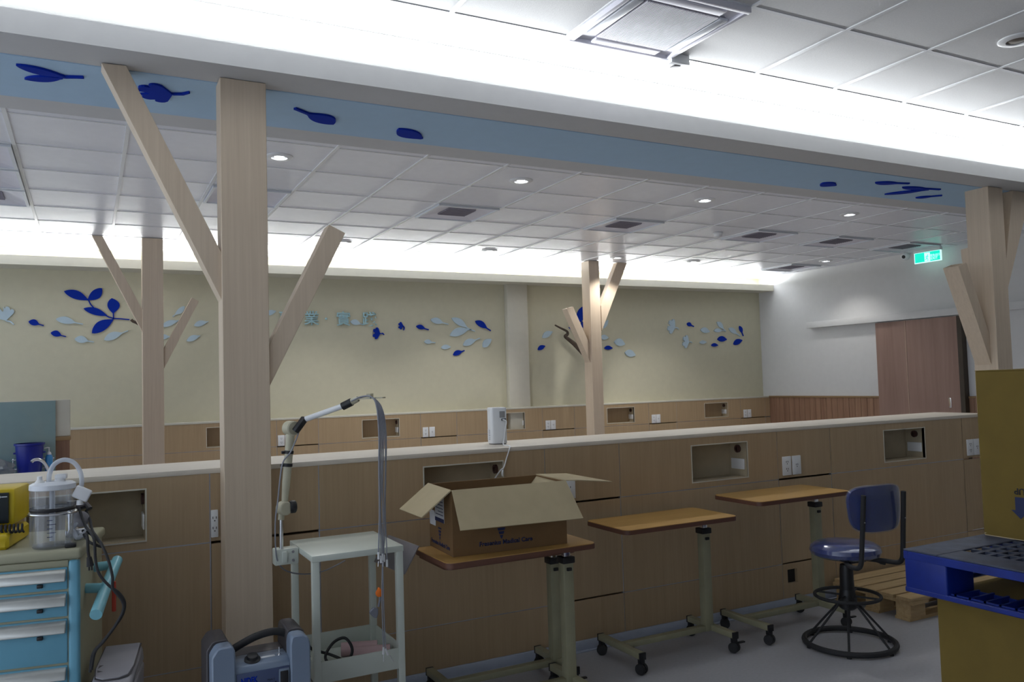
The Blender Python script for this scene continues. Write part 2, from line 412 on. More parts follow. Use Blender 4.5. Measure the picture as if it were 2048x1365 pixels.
# dado on the back wall
DF = 9.46
wd = struct('wall_dado', MB().box(-1.5, XR, 9.585, YB, 0, PT-.02), LAM, False)
panelwall(wd, [-1.0, .64, 1.12-.0001, 1.121+.0+.774, 2.376, 3.64, 4.126, 5.367, 5.87, 7.118, 7.622, 8.855, 9.36] if False else [-.6, .64, 1.9, 2.376, 3.64, 4.126, 5.367, 5.87, 7.118, 7.622, 8.855, 9.365, XR],
          DF, XR, 0, [(1.152, 1.60), (2.902, 3.36), (4.66, 5.097), (6.406, 6.864), (8.152, 8.597)], th=.02)
ob('top_board', MB().box(-.6, XR, DF-.004, YB, PT-.022, PT, .002), COLC, wd)

# ---- right wall: plank wainscot, sliding door and its track
zc = 1.115
for a, b in ((7.46, 9.46), (4.6, 6.24)):
    n = round((b-a)/.1)
    for k in range(n):
        y0 = a+k*(b-a)/n
        ob('plank', MB().box(XR-.014, XR, y0+.002, y0+(b-a)/n-.002, .06, zc-.02, .002, 1), DADOW, wr, smooth=False)
    ob('dado_rail', MB().box(XR-.024, XR, a, b, zc-.022, zc+.004, .003), RAILW, wr)
d1 = struct('door_1', MB().box(XR-.05, XR-.012, 6.99, 7.44, .01, 2.10), DOORW, False)
ob('door_leaf', MB().box(XR-.058, XR-.012, 6.262, 6.978, .01, 2.10), DOORW, d1, smooth=False)
ob('edge_strip', MB().box(XR-.062, XR-.012, 6.979, 6.989, .01, 2.10), mat('brass_strip', (0.5, 0.36, 0.27), 0.4), d1, smooth=False)
ob('door_jamb', MB().box(XR-.09, XR-.002, 6.20, 6.258, .0, 2.10), DARKBR if False else mat('dark_brown_jamb', (0.06, 0.045, 0.03), 0.6), d1, smooth=False)
ob('flush_handle', MB().box(XR-.064, XR-.057, 6.40, 6.43, .98, 1.10, .002).box(XR-.066, XR-.06, 6.408, 6.422, .99, 1.09), CHROME, d1)
struct('trim_2', MB().box(XR-.10, XR, 4.5, 8.58, 2.112, 2.20, .003), WHITE)

# ---- low stub wall by the wash basin
sw = struct('wall_stub', MB().box(-1.6, -.123, 7.30, 7.42, 1.13, 1.415, .006), COLC)
n = 14
for k in range(n):
    x0 = -1.6 + k*1.474/n
    ob('plank', MB().box(x0+.001, x0+1.474/n-.001, 7.30, 7.42, 0, 1.10, .002, 1), DADOW, sw, smooth=False)
ob('dado_rail', MB().box(-1.6, -.118, 7.288, 7.424, 1.098, 1.13, .004), RAILW, sw)

# ------------------------------------------------------------------ tree columns
def tree(name, label, x0, x1, y0, y1, z1, branches, zlow=0):
    t = thing(name, label, 'tree column', ((x0+x1)/2, (y0+y1)/2, 0), 0, 'tree columns')
    ob('trunk', MB().box(x0, x1, y0, y1, 0, z1, .0025, 1), TREE, t, world=True, smooth=False)
    for poly, off in branches:
        ob('branch', MB().prism(poly, off, .0015), TREE, t, world=True, smooth=False)
    return t
def py(pts, Y): return [at_y(a, b, Y) for a, b in pts]
def clampz(pts, z): return [Vector((p.x, p.y, min(p.z, z))) for p in pts]
BZ = 2.816
b1 = clampz(py([(202.5, 126), (252.5, 131), (446, 512), (446, 606)], 3.672), BZ)
b2 = py([(658.5, 449.5), (690.5, 466.6), (539, 774), (539, 690)], 3.672)
tree('wooden_tree', 'largest pale wooden tree column, before the partition beside the metal trolley', .513, .708, 3.652, 3.774, BZ,
     [(b1, (0, .10, 0)), (b2, (0, .085, 0))])
# right one: branch to the left with an open end, one to the right up to the beam, a stub behind
def hollow(mb, poly, off, wall=.012):
    return mb.prism(poly, off)
rx = 5.985
rb1 = [(rx+.0, 1.478), (rx-.325, 2.206), (rx-.235, 2.236), (rx+.0, 1.72)]
P1 = [Vector((a, 3.733, z)) for a, z in rb1]
rb2 = clampz(py([(2026, 393), (2062, 395), (2018, 593), (2016, 550)], 3.70), BZ); rb2[2].x = rb2[3].x = 6.163; rb2[0].z = rb2[1].z = BZ
rt = tree('wooden_tree', 'wooden tree column at the end of the partition behind the big yellow carton', rx, 6.165, 3.682, 3.865, BZ,
     [(rb2, (0, .10, 0))])
def open_branch(t, x_att, zb, zt_in, dx, ztop, ztop2, y0, y1, th=.012):
    """hollow square branch leaning away from a trunk face, cut open at the top"""
    o0 = Vector((x_att, 0, zb)); o1 = Vector((x_att-dx, 0, ztop)); i1 = Vector((x_att-dx+.095, 0, ztop2)); i0 = Vector((x_att, 0, zt_in))
    d = (o1-o0).normalized()
    nrm = Vector((d.z, 0, -d.x)) * th
    mb = MB()
    def sh(p, y): return Vector((p.x, y, p.z))
    ya, w_ = y0+th, y1-y0-2*th
    mb.prism([sh(o0, ya), sh(o1, ya), sh(o1+nrm, ya), sh(o0+nrm, ya)], (0, w_, 0))
    mb.prism([sh(i0, ya), sh(i1, ya), sh(i1-nrm, ya), sh(i0-nrm, ya)], (0, w_, 0))
    for ya in (y0, y1-th): mb.prism([sh(o0, ya), sh(o1, ya), sh(i1, ya), sh(i0, ya)], (0, th, 0))
    ob('branch', mb, TREE, t, world=True, smooth=False)
open_branch(rt, rx, 1.478, 1.70, .325, 2.206, 2.236, 3.733, 3.855)
ob('branch', MB().prism([(6.03, 3.865, 1.75), (6.03, 3.95, 2.33), (6.03, 3.95, 2.38), (6.03, 3.865, 2.39)], (.10, 0, 0)), TREE, rt, world=True, smooth=False)
# far left
fb1 = py([(183.4, 472.6), (205, 473.3), (287, 624), (287, 668)], 8.67); fb1[0].z = fb1[1].z = 2.968
fb2 = py([(383.6, 595.6), (398, 602.6), (328, 738), (328, 697)], 8.67)
tree('wooden_tree', 'slim far wooden tree column beside the big dark blue leaf sprig', .475, .664, 8.65, 8.83, 2.966,
     [(fb1, (0, .09, 0)), (fb2, (0, .09, 0))])
fr2 = py([(1234.5, 523), (1254, 525), (1204, 662), (1202, 612)], 8.69); fr2[0].z = fr2[1].z = 2.968
frt = tree('wooden_tree', 'far wooden tree column beside the wall pilaster, its hollow short branch open at the top', 5.655, 5.812, 8.65, 8.83, 2.966,
     [(fr2, (0, .09, 0))])
open_branch(frt, 5.655, 1.671, 1.90, .325, 2.35, 2.378, 8.69, 8.81)

# ------------------------------------------------------------------ ceiling fixtures
def diffuser(i, j, label):
    x, y = GX+(i+.5)*CX, GY+(j+.5)*CYY
    t = thing('air_diffuser', label, 'air vent', (x, y, CZ), 0, 'square air diffusers in the far ceiling')
    h = .285
    mb = MB(); e = .02
    for a in ((-h, h, -h, -h+e), (-h, h, h-e, h), (-h, -h+e, -h+e, h-e), (h-e, h, -h+e, h-e)): mb.box(a[0], a[1], a[2], a[3], -.022, .012)
    ob('frame', mb, PLWB, t, smooth=False)
    g = MB()
    A = [(-h+e, -h+e), (h-e, -h+e), (h-e, h-e), (-h+e, h-e)]; q = .13
    B = [(-q, -q), (q, -q), (q, q), (-q, q)]
    for k in range(4):
        a, b, c, d = A[k], A[(k+1) % 4], B[(k+1) % 4], B[k]
        g.grid([[(*a, -.012), (*b, -.012)], [(*d, .004), (*c, .004)]])
    ob('sloped_face', g, LILAC, t, smooth=False)
    c = MB()
    c.box(-q, q, -q, q, -.004, .002)
    for k in range(9): c.box(-q, q, -q+.014+k*.0285, -q+.02+k*.0285, -.010, -.004)
    ob('grille', c, GRILL, t, smooth=False)
for i, j, l in [(2, 2, 'air diffuser in far ceiling partly hidden behind the near wooden tree trunk'),
                (5, 2, 'square white air diffuser below the second downlight, nearest fully visible one'),
                (8, 2, 'square air diffuser in far ceiling above the far wooden tree beside the pilaster'),
                (11, 2, 'square air diffuser right next to the white smoke detector'),
                (13, 2, 'square air diffuser in far ceiling between the smoke detector one and the exit sign'),
                (15, 2, 'square air diffuser tinted green just above the exit sign'),
                (15, 5, 'farthest square air diffuser in the ceiling corner above the right wall'),
                (-1, 1, 'air diffuser cut by the left picture edge, nearest of its row of three'),
                (-1, 2, 'air diffuser cut by the left picture edge, middle of its row of three'),
                (-1, 3, 'air diffuser cut by the left picture edge, farthest of its row of three')]:
    diffuser(i, j, l)
def downlight(x, y, z, label, lit=True):
    t = thing('downlight', label, 'downlight', (x, y, z), 0, 'round recessed downlights')
    ob('trim_ring', MB().lathe([(.050, -.001), (.052, -.010), (.078, -.010), (.088, -.004), (.088, .002)], 28, cap=False), PLW, t)
    if lit:
        ob('reflector', MB().lathe([(.050, -.002), (.034, -.0005), (.001, 0.0)], 24, cap=False), CHROME, t)
        m = MB()
        for k in range(5): m.lathe([(.001, -.006), (.009, -.005), (.011, -.001)], 10, (.022*math.cos(k*1.2566), .022*math.sin(k*1.2566), 0), cap=False)
        m.lathe([(.001, -.006), (.009, -.005), (.011, -.001)], 10, cap=False)
        ob('led_cluster', m, LEDM, t)
        l = bpy.data.lights.new('downlight_beam', 'SPOT'); l.energy = SPOT_W*(0.35 if x > 8 else 1.0); l.spot_size = SPOT_SIZE; l.spot_blend = 0.6; l.shadow_soft_size = .04; l.color = (1, .98, .95)
        lo = bpy.data.objects.new('downlight_beam', l); lo.location = (x, y, z-.02); COL.objects.link(lo)
    else:
        ob('bulb_grille', MB().lathe([(.055, -.004), (.03, -.009), (.001, -.010)], 20), mat('brown_grey_bulb', (0.18, 0.15, 0.12), 0.5), t)
DL = ['lit downlight right beside the near wooden tree trunk', 'lit downlight, second along the beam, above the square diffuser', 'lit downlight, third along the beam, in mid ceiling',
      'lit downlight, fourth along the beam, nearest the right tree column', 'small far downlight seen behind the slanting branch of the near tree',
      'far downlight over the cream wall left of the pilaster', 'far downlight between the two arms of the far tree by the pilaster', 'far downlight to the right of the far tree by the pilaster',
      'far downlight in the corner close to the white right wall']
for (x, y), l in zip(DOWNLIGHTS, DL): downlight(x, y, 2.972, l)
downlight(4.142, 2.354, 3.097, 'unlit downlight in the near ceiling at the top right corner', False)
# big ceiling cassette over the near zone
cx0, cy0 = NX-NC/2, NY-NC/2
t = thing('ceiling_air_conditioner', 'large white ceiling cassette air conditioner with fine ribbed grille', 'air conditioner', (cx0, cy0, NZ))
mb = MB(); h = .30
for a in ((-h, h, -h, -.275), (-h, h, .275, h), (-h, -.275, -.275, .275), (.275, h, -.275, .275)): mb.box(*a, -.030, .01, .004)
mb.box(-.275, .275, -.275, .275, -.012, .01)
ob('housing', mb, LILAC, t)
for k in range(4):
    fl = MB().box(-.19, .19, -.262, -.212, -.030, -.016, .004); fl.xf(Matrix.Rotation(k*PI/2, 4, 'Z'))
    ob('air_flap', fl, PLWB if k % 2 else LILAC, t)
ob('filter_backing', MB().box(-.2, .2, -.2, .2, -.024, -.012), GRILL, t, smooth=False)
g = MB()
for k in range(40): g.box(-.2+.01*k+.002, -.2+.01*k+.0082, -.196, .196, -.030, -.0238)
ob('ribbed_grille', g, mat('grille_white', (0.74, 0.72, 0.78), 0.5), t, smooth=False)
p = at_z(1350, 116, 3.095)
t = thing('ceiling_sensor', 'small white boxy sensor on the near ceiling beside the cassette air conditioner', 'sensor', (p.x, p.y, NZ))
ob('body', MB().box(-.058, .058, -.045, .045, -.05, 0, .004), PLW, t)
ob('lens', MB().box(-.02, .02, -.018, .022, -.053, -.049, .001), DARKG, t)
t = thing('smoke_detector', 'round white smoke detector on the far ceiling', 'smoke detector', (5.93, 6.56, CZ-.004))
ob('base', MB().lathe([(.05, 0), (.052, -.014), (.046, -.02)], 24), PLW, t)
ob('dome', MB().lathe([(.042, -.02), (.04, -.042), (.022, -.052), (.001, -.053)], 24), PLW, t)
# camera on the right wall
t = thing('security_camera', 'small white dome camera with black lens high on the right wall', 'camera', (9.44, 6.95, 2.94))
ob('mount', MB().lathe([(.05, .0), (.05, .03)], 20, (.035, 0, 0), (-1, 0, 0)), PLW, t)
ob('dome', MB().lathe([(.055, 0), (.052, .03), (.038, .05), (.02, .058), (.001, .06)], 20, (.01, 0, 0), (-1, -.25, -.2)), PLW, t)
ob('lens', MB().lathe([(.024, .0), (.022, .012), (.001, .014)], 16, (-.036, -.012, -.012), (-1, -.35, -.25)), BLACK, t)
# exit sign, hung from the ceiling, facing along -X
ex, ey0, ey1, ez0, ez1 = 9.3, 6.346, 6.71, 2.794, 2.925
t = thing('exit_sign', 'glowing green exit sign with running figure under the far ceiling', 'exit sign', (ex, (ey0+ey1)/2, ez0))
ob('housing', MB().box(ex-.02, ex+.03, ey0, ey1, 2.925, 2.968, .003), PLW, t, world=True)
ob('light_panel', MB().box(ex-.006, ex+.012, ey0, ey1, ez0, ez1), EXW, t, world=True, smooth=False)
ob('green_face', MB().box(ex-.010, ex-.006, ey0+.012, ey1-.012, ez0+.010, ez1-.004), EXG, t, world=True, smooth=False)
w = ey1-ey0
ob('white_doorway', MB().box(ex-.012, ex-.010, ey1-.40*w-.075, ey1-.40*w, ez0+.012, ez1-.012), EXW, t, world=True, smooth=False)
def yz(pts, x, th): 
    c = ey1-.40*w-.038; 
    return [(x, c-a*.0011, ez0+.012+b*.0011) for a, b in pts]
fig = MB()
fig.lathe([(.007, 0), (.007, .002)], 12, (ex-.0125, ey1-.40*w-.046, ez0+.088), (-1, 0, 0))
for a, b, ww in (((2, 62), (-6, 38), 9), ((-6, 38), (10, 22), 7), ((10, 22), (4, 4), 6), ((-6, 38), (-16, 22), 7), ((-16, 22), (-28, 20), 6), ((4, 58), (20, 46), 5), ((0, 60), (-18, 56), 5), ((-18, 56), (-22, 42), 5)):
    d = Vector((b[0]-a[0], b[1]-a[1])).normalized(); q = Vector((-d.y, d.x))*ww/2
    fig.prism(yz([(a[0]+q.x, a[1]+q.y), (b[0]+q.x, b[1]+q.y), (b[0]-q.x, b[1]-q.y), (a[0]-q.x, a[1]-q.y)], ex-.0125, 0), (-.002, 0, 0))
ob('running_figure', fig, EXG, t, world=True, smooth=False)
ob('lettering', text_mb('緊急出口', .033, (ex-.0105, ey0+.142, ez0+.064), (0, -1, 0), (0, 0, 1), .001), EXW, t, world=True, smooth=False)
ob('lettering', text_mb('EXIT', .047, (ex-.0105, ey0+.138, ez0+.024), (0, -1, 0), (0, 0, 1), .001), EXW, t, world=True, smooth=False)

# ------------------------------------------------------------------ leaf cutouts
def leaf_outline(T, E, w, stem, sw):
    """closed 2D outline from tip T to stem end E, widest part w"""
    T, E = Vector(T), Vector(E); L = (E-T).length; d = (E-T)/L; n = Vector((-d.y, d.x))
    bl = L*(1-stem); N = 12; up, dn = [], []
    for k in range(N+1):
        u = k/N
        h = w/2*(math.sin(PI*u**.92)**.82 if 0 < u < 1 else 0)
        if u > .5: h = max(h, sw/2)
        cv = w*.10*math.sin(PI*u)
        up.append(T + d*(bl*u) + n*(h+cv)); dn.append(T + d*(bl*u) + n*(-h*1.02+cv))
    pts = up[:]
    if stem > .02: pts += [E + n*sw/2, E - n*sw/2]
    pts += dn[::-1][:-1]
    return pts
def fan_outline(A, D, R, spread, lobes=5):
    """ginkgo fan with apex A opening towards direction D"""
    A = Vector(A); base = math.atan2(D[1], D[0]); pts = [A]
    N = 30
    for k in range(N+1):
        u = k/N; a = base + spread*(u-.5)
        notch = .80 + .20*abs(math.sin(u*lobes*PI))**.5
        if abs(u-.5) < .04: notch = .62
        e = 1-.22*abs(u-.5)*2
        pts.append(A + Vector((math.cos(a), math.sin(a)))*R*notch*e)
    return pts
WY = YB-.001
def wall2(px): p = at_y(px[0], px[1], WY); return (p.x, p.z)
def wall3(q): return (q[0], WY, q[1])
SZ = 2.8137
def sof2(px): p = at_z(px[0], px[1], SZ); return (p.x, p.y)
def sof3(q): return (q[0], q[1], SZ)
LG = 'leaf cutouts on the cream wall'
def wl(tip, end, wpx, stem, m, label, group=LG, name='wall_leaf'):
    a, b = wall2(tip), wall2(end); s = m_per_px(at_y(*tip, WY))
    o = leaf_outline(a, b, wpx*s, stem, 2.0*s)
    return tag(ob(name, MB().prism([wall3(q) for q in o], (0, -.014, 0)), m, smooth=False), label, 'wall decal', group)
def ginkgo(apex, rim, stemend, spread, m, label, wall=True, group=LG):
    f2, f3, off = (wall2, wall3, (0, -.014, 0)) if wall else (sof2, sof3, (0, 0, -.010))
    A, Rm, E = Vector(f2(apex)), Vector(f2(rim)), Vector(f2(stemend))
    t = thing('ginkgo_leaf', label, 'wall decal', f3(A), 0, group)
    ob('fan', MB().prism([f3(q) for q in fan_outline(A, Rm-A, (Rm-A).length, spread)], off), m, t, world=True, smooth=False)
    d = (E-A).normalized(); n = Vector((-d.y, d.x))*.007; mid = (A+E)/2 + Vector((-d.y, d.x))*.012
    ob('stem', MB().prism([f3(q) for q in (A+n, mid+n, E+n*.7, E-n*.7, mid-n, A-n)], off), m, t, world=True, smooth=False)
ginkgo((12, 642), (2, 612), (28, 650), 2.0, PALE, 'pale blue ginkgo leaf cut by the left picture edge')
ginkgo((760, 668), (743, 666), (768, 670), 2.3, NAVY, 'larger dark blue ginkgo leaf below the pale wall lettering')
ginkgo((806, 652), (795, 652), (806.7, 661), 2.2, NAVY, 'smaller dark blue ginkgo leaf right of the lettering')
ginkgo((1349.5, 656), (1333, 649), (1357, 659), 2.5, PALE, 'upper pale ginkgo leaf on the wall right of the far tree')
ginkgo((1377, 685), (1362.5, 682), (1383.6, 686), 2.5, PALE, 'lower pale ginkgo leaf on the wall right of the far tree')
for a in [((57, 643.6), (87.4, 651.8), 12, .3, NAVY, 'small dark blue leaf next to the cut ginkgo leaf at left'),
          ((101.3, 666), (132, 674), 12, .3, NAVY, 'small dark blue leaf below and left of the big dark sprig'),
          ((111.6, 638.7), (166, 649), 14, .28, PALE, 'pale leaf just left of the big dark blue sprig'),
          ((149, 678.5), (188, 684.6), 14, .3, PALE, 'pale leaf lowest under the big dark blue sprig'),
          ((208, 680.5), (256, 662), 15, .25, PALE, 'pale leaf rising to the right below the big dark sprig'),
          ((369, 613), (345.4, 634), 10, .2, PALE, 'pale leaf behind upper end of the far left tree branch'),
          ((322, 654), (357, 641.5), 11, .05, PALE, 'pale leaf between far left trunk and its short branch'),
          ((387.7, 652), (416.4, 643.6), 11, .1, PALE, 'pale leaf right of the far left tree, upper of two'),
          ((373, 682.6), (400, 672), 11, .05, PALE, 'pale leaf right of the far left tree, lower of two'),
          ((316, 676), (341, 674), 10, .1, PALE, 'pale leaf mostly hidden behind the far left tree trunk'),
          ((531, 630), (551.5, 623), 10, .0, PALE, 'pale leaf beside the big near trunk left of the lettering'),
          ((700, 643.6), (727, 650), 11, .25, PALE, 'pale leaf overlapping the wall lettering'),
          ((832, 653), (857, 660), 9, .3, NAVY, 'dark blue leaf right of the small dark ginkgo'),
          ((860.5, 640), (896, 649), 12, .3, PALE, 'pale leaf over the dark leaf beside the ginkgo'),
          ((950, 642.5), (981, 662), 12, .25, NAVY, 'large dark blue leaf left of the pilaster, pointing down right'),
          ((848, 684), (870, 686), 9, .3, PALE, 'small pale leaf lowest left of its cluster before the pilaster'),
          ((925.6, 691), (959, 677), 13, .25, PALE, 'pale leaf under the paired pale leaves left of the pilaster'),
          ((965, 695), (982, 679), 14, .0, PALE, 'pale stemless leaf nearest the pilaster'),
          ((881.6, 696), (900.5, 694.5), 9, .0, PALE, 'small pale diamond leaf above the lowest dark leaf'),
          ((905.6, 710.5), (928.5, 701.6), 10, .2, NAVY, 'dark blue leaf lowest of all, left of the pilaster'),
          ((1084, 676), (1104, 664), 12, .0, PALE, 'pale leaf just right of the pilaster'),
          ((1075, 700), (1089.4, 692.5), 9, .0, NAVY, 'dark blue leaf just right of the pilaster'),
          ((1207, 657), (1215.5, 641), 8, .0, PALE, 'pale leaf right beside the upper far tree trunk'),
          ((1200, 676), (1216, 676), 10, .0, PALE, 'pale leaf right beside the lower far tree trunk'),
          ((1208, 696.7), (1224, 696.7), 8, .0, NAVY, 'dark blue diamond leaf right of the far tree trunk'),
          ((1227.8, 684), (1249, 689), 15, .0, PALE, 'broad pale leaf right of the far tree, upper of two'),
          ((1249, 705.5), (1270, 711), 14, .0, PALE, 'broad pale leaf right of the far tree, lower of two'),
          ((1373, 648), (1387, 653.5), 8, .3, NAVY, 'dark blue leaf beside the upper pale ginkgo'),
          ((1400, 660), (1418.5, 664), 11, .0, PALE, 'pale round leaf between dark leaf and pale pair at right'),
          ((1456.7, 657), (1480, 673), 10, .3, PALE, 'pale leaf beside the upright dark leaf at right'),
          ((1478, 652.5), (1486, 672.6), 8, .3, NAVY, 'dark blue upright leaf nearest the white right wall'),
          ((1398.4, 686), (1412, 685), 7, .0, PALE, 'small pale leaf beside the lower pale ginkgo'),
          ((1434, 679), (1452.5, 679.5), 11, .0, NAVY, 'dark blue oval leaf under the pale pair at right'),
          ((1421.7, 691), (1435, 691), 7, .0, NAVY, 'small dark blue leaf lowest at the right end'),
          ((1466, 689), (1483.5, 681), 11, .0, NAVY, 'dark blue slanted oval leaf close to the right wall corner')]:
    wl(*a)
def sprig(label, leaves, stems, m, group=LG, spx=2.2):
    t = thing('leaf_sprig', label, 'wall decal', wall3(wall2(stems[0][0])), 0, group)
    for tip, end, wpx in leaves:
        a, b = wall2(tip), wall2(end); s = m_per_px(at_y(*tip, WY))
        ob('leaf', MB().prism([wall3(q) for q in leaf_outline(a, b, wpx*s, .0, 2*s)], (0, -.014, 0)), m, t, world=True, smooth=False)
    for path in stems:
        P = [Vector(wall2(q)) for q in path]; s = m_per_px(at_y(*path[0], WY))*spx/2; L, R = [], []
        for k, p in enumerate(P):
            d = (P[min(k+1, len(P)-1)]-P[max(k-1, 0)]).normalized(); n = Vector((-d.y, d.x))*s
            L.append(p+n); R.append(p-n)
        ob('stem', MB().prism([wall3(q) for q in L+R[::-1]], (0, -.012, 0)), m, t, world=True, smooth=False)
sprig('big dark blue sprig of five leaves on the wall left of the far left tree',
      [((128, 583), (176, 600.5), 17), ((204, 577), (176, 600.5), 18), ((167, 617.5), (214, 632), 14), ((223.5, 597), (226.5, 627), 22), ((183.5, 667), (226, 640), 20)],
      [[(176, 599), (181, 609), (190, 619), (205, 628), (218, 635), (228, 637.5)], [(226.5, 622), (227, 637)], [(222, 644), (227, 637.5), (240, 638), (259, 639.8)]], NAVY)
sprig('pale pair of leaves sharing one stem left of the pilaster', [((902.7, 636.5), (933, 655), 13), ((899, 671.5), (936, 659), 16)], [[(930, 654), (940, 659.5), (949.5, 663)], [(933, 660), (941, 660)]], PALE)
sprig('pale pair of small leaves sharing one stem near the right wall', [((1433, 644.5), (1446, 658), 10), ((1427, 662), (1443, 662), 8)], [[(1443, 656), (1451, 663)], [(1441, 662), (1449, 661.5)]], PALE)
sprig('dark blue sprig mostly hidden behind the far tree beside the pilaster', [((1154, 646), (1176, 610), 20), ((1158, 653), (1180, 648), 12), ((1136.5, 655), (1160, 668), 6)], [[(1160, 640), (1172, 660), (1180, 680)]], NAVY)
# soffit leaves
def sl(tip, end, stem, k, label, m=NAVY):
    a, b = sof2(tip), sof2(end)
    return tag(ob('beam_leaf', MB().prism([sof3(q) for q in leaf_outline(a, b, k, stem, .018)], (0, 0, -.010)), m, smooth=False), label, 'wall decal', 'dark blue leaf cutouts under the beam')
t = thing('beam_leaf', 'pair of long dark blue leaves under the beam at the far left', 'wall decal', sof3(sof2((123, 150))), 0, 'dark blue leaf cutouts under the beam')
for tip, end, k in (((32, 127), (128, 150.5), .066), ((49, 155), (124, 153), .058)):
    ob('leaf', MB().prism([sof3(q) for q in leaf_outline(sof2(tip), sof2(end), k, 0, .014)], (0, 0, -.010)), NAVY, t, world=True, smooth=False)
ob('stem', MB().prism([sof3(q) for q in leaf_outline(sof2((118, 151)), sof2((167, 152.4)), .016, .4, .014)], (0, 0, -.010)), NAVY, t, world=True, smooth=False)
ginkgo((345, 186), (268, 181), (379, 182.6), 2.5, NAVY, 'dark blue ginkgo leaf under the beam between trunk and slanting branch', False, 'dark blue leaf cutouts under the beam')
sl((667, 246), (590, 215), .32, .115, 'dark blue leaf with stem under the beam right of the near tree trunk')
sl((797.5, 256), (843.5, 275), .0, .115, 'dark blue stemless leaf under the beam, second right of the near trunk')
sl((1645, 365), (1671, 369.5), .0, .105, 'small dark blue stemless leaf under the right part of the beam')
sl((1750, 364), (1818, 366), .32, .075, 'dark blue leaf under the beam, uppermost left of the right group')
sl((1804, 373.5), (1880, 378), .36, .07, 'dark blue leaf under the beam, in the middle of the right group')
sl((1769, 387.5), (1858, 378), .08, .075, 'longest dark blue leaf of the right group under the beam')
sl((1831, 394.5), (1884, 390), .36, .06, 'dark blue leaf under the beam, lowest by the right tree')
# wall lettering
t = thing('wall_lettering', 'pale aqua Chinese lettering on the cream wall, partly behind the near branch', 'lettering', wall3(wall2((560, 650))))
for ch, cx_, cyb, sz in (('專', 556.5, 647.5, 30), ('業', 608, 648, 30), ('‧', 648, 648.5, 30), ('實', 672, 649, 30), ('踐', 724, 650, 30)):
    q = at_y(cx_, cyb, WY-.014); s = m_per_px(q)*sz*1.02
    ob('character', text_mb(ch, s, q, (1, 0, 0), (0, 0, 1), .010, s*.009), AQUA, t, world=True, smooth=False)
# real twigs fixed to the wall
t = tag(ob('dried_twig', MB().tube(smoothpath([at_y(*q, 9.5) for q in ((1110, 650.7), (1121, 656.5), (1133.5, 663), (1135, 669), (1130.5, 673), (1138, 680), (1148, 688), (1158, 698), (1166, 706))]), [.010+.0006*i for i in range(49)], 8), TWIG),
        'crooked dark dried twig on the wall beside the far hollow tree branch', 'twig', 'dried twigs on the wall')
tag(ob('dried_twig', MB().tube(smoothpath([at_y(*q, 9.5) for q in ((262.5, 639.5), (266, 643), (273, 646), (284, 653))]), .015, 8), TWIG), 'short dark twig stub on the wall beside the far left tree', 'twig', 'dried twigs on the wall')

# ------------------------------------------------------------------ wall outlets
def outlet(cx_, cz, yf, w, h, label, kind=2, group='white wall outlets'):
    t = thing('wall_outlet', label, 'outlet', (cx_, yf, cz), 0, group)
    ob('plate', MB().box(-w/2, w/2, -.009, 0, -h/2, h/2, .003), PLW, t)
    for dz in ((.022, -.022) if kind == 2 else (0,)):
        mb = MB(); mb.box(-.009, -.006, -.0105, -.008, dz-.001, dz+.009); mb.box(.005, .008, -.0105, -.008, dz-.001, dz+.009)
        mb.lathe([(.003, 0), (.003, .002)], 8, (0, -.0087, dz-.009), (0, -1, 0))
        ob('socket', mb, DARKG, t, smooth=False)
for cx_, w, l, k in ((3.896, .073, 'left plate of the outlet pair above the third bed table', 2), (3.980, .073, 'right plate of the outlet pair above the third bed table', 1),
                     (5.737, .072, 'left plate of the outlet pair beside the big yellow carton', 2), (5.815, .072, 'right plate of the outlet pair beside the big yellow carton', 1),
                     (2.292, .078, 'white outlet plate behind the right flap of the open carton', 1), (2.212, .072, 'outlet plate hidden mostly behind the open carton flap', 2),
                     (.488, .03, 'outlet plate seen edge on beside the near tree trunk', 2)):
    outlet(cx_, .876, PF, w, .118, l, k)
for cx_, l in ((1.949, 'left plate of the far outlet pair beside the bent lead arm'), (2.030, 'right plate of the far outlet pair behind the bent lead arm'),
               (3.701, 'left plate of the far outlet pair between hanging leads and white purifier'), (3.788, 'right plate of the far outlet pair between hanging leads and white purifier'),
               (5.450, 'left plate of the far outlet pair left of the far tree'), (5.530, 'right plate of the far outlet pair left of the far tree'),
               (7.203, 'left plate of the far outlet pair right of the far tree'), (7.283, 'right plate of the far outlet pair right of the far tree'),
               (8.946, 'left plate of the far outlet pair nearest the right wall'), (9.028, 'right plate of the far outlet pair nearest the right wall')):
    outlet(cx_, .862, DF, .074, .122, l, 2 if 'left plate' in l else 1, 'far white wall outlets')

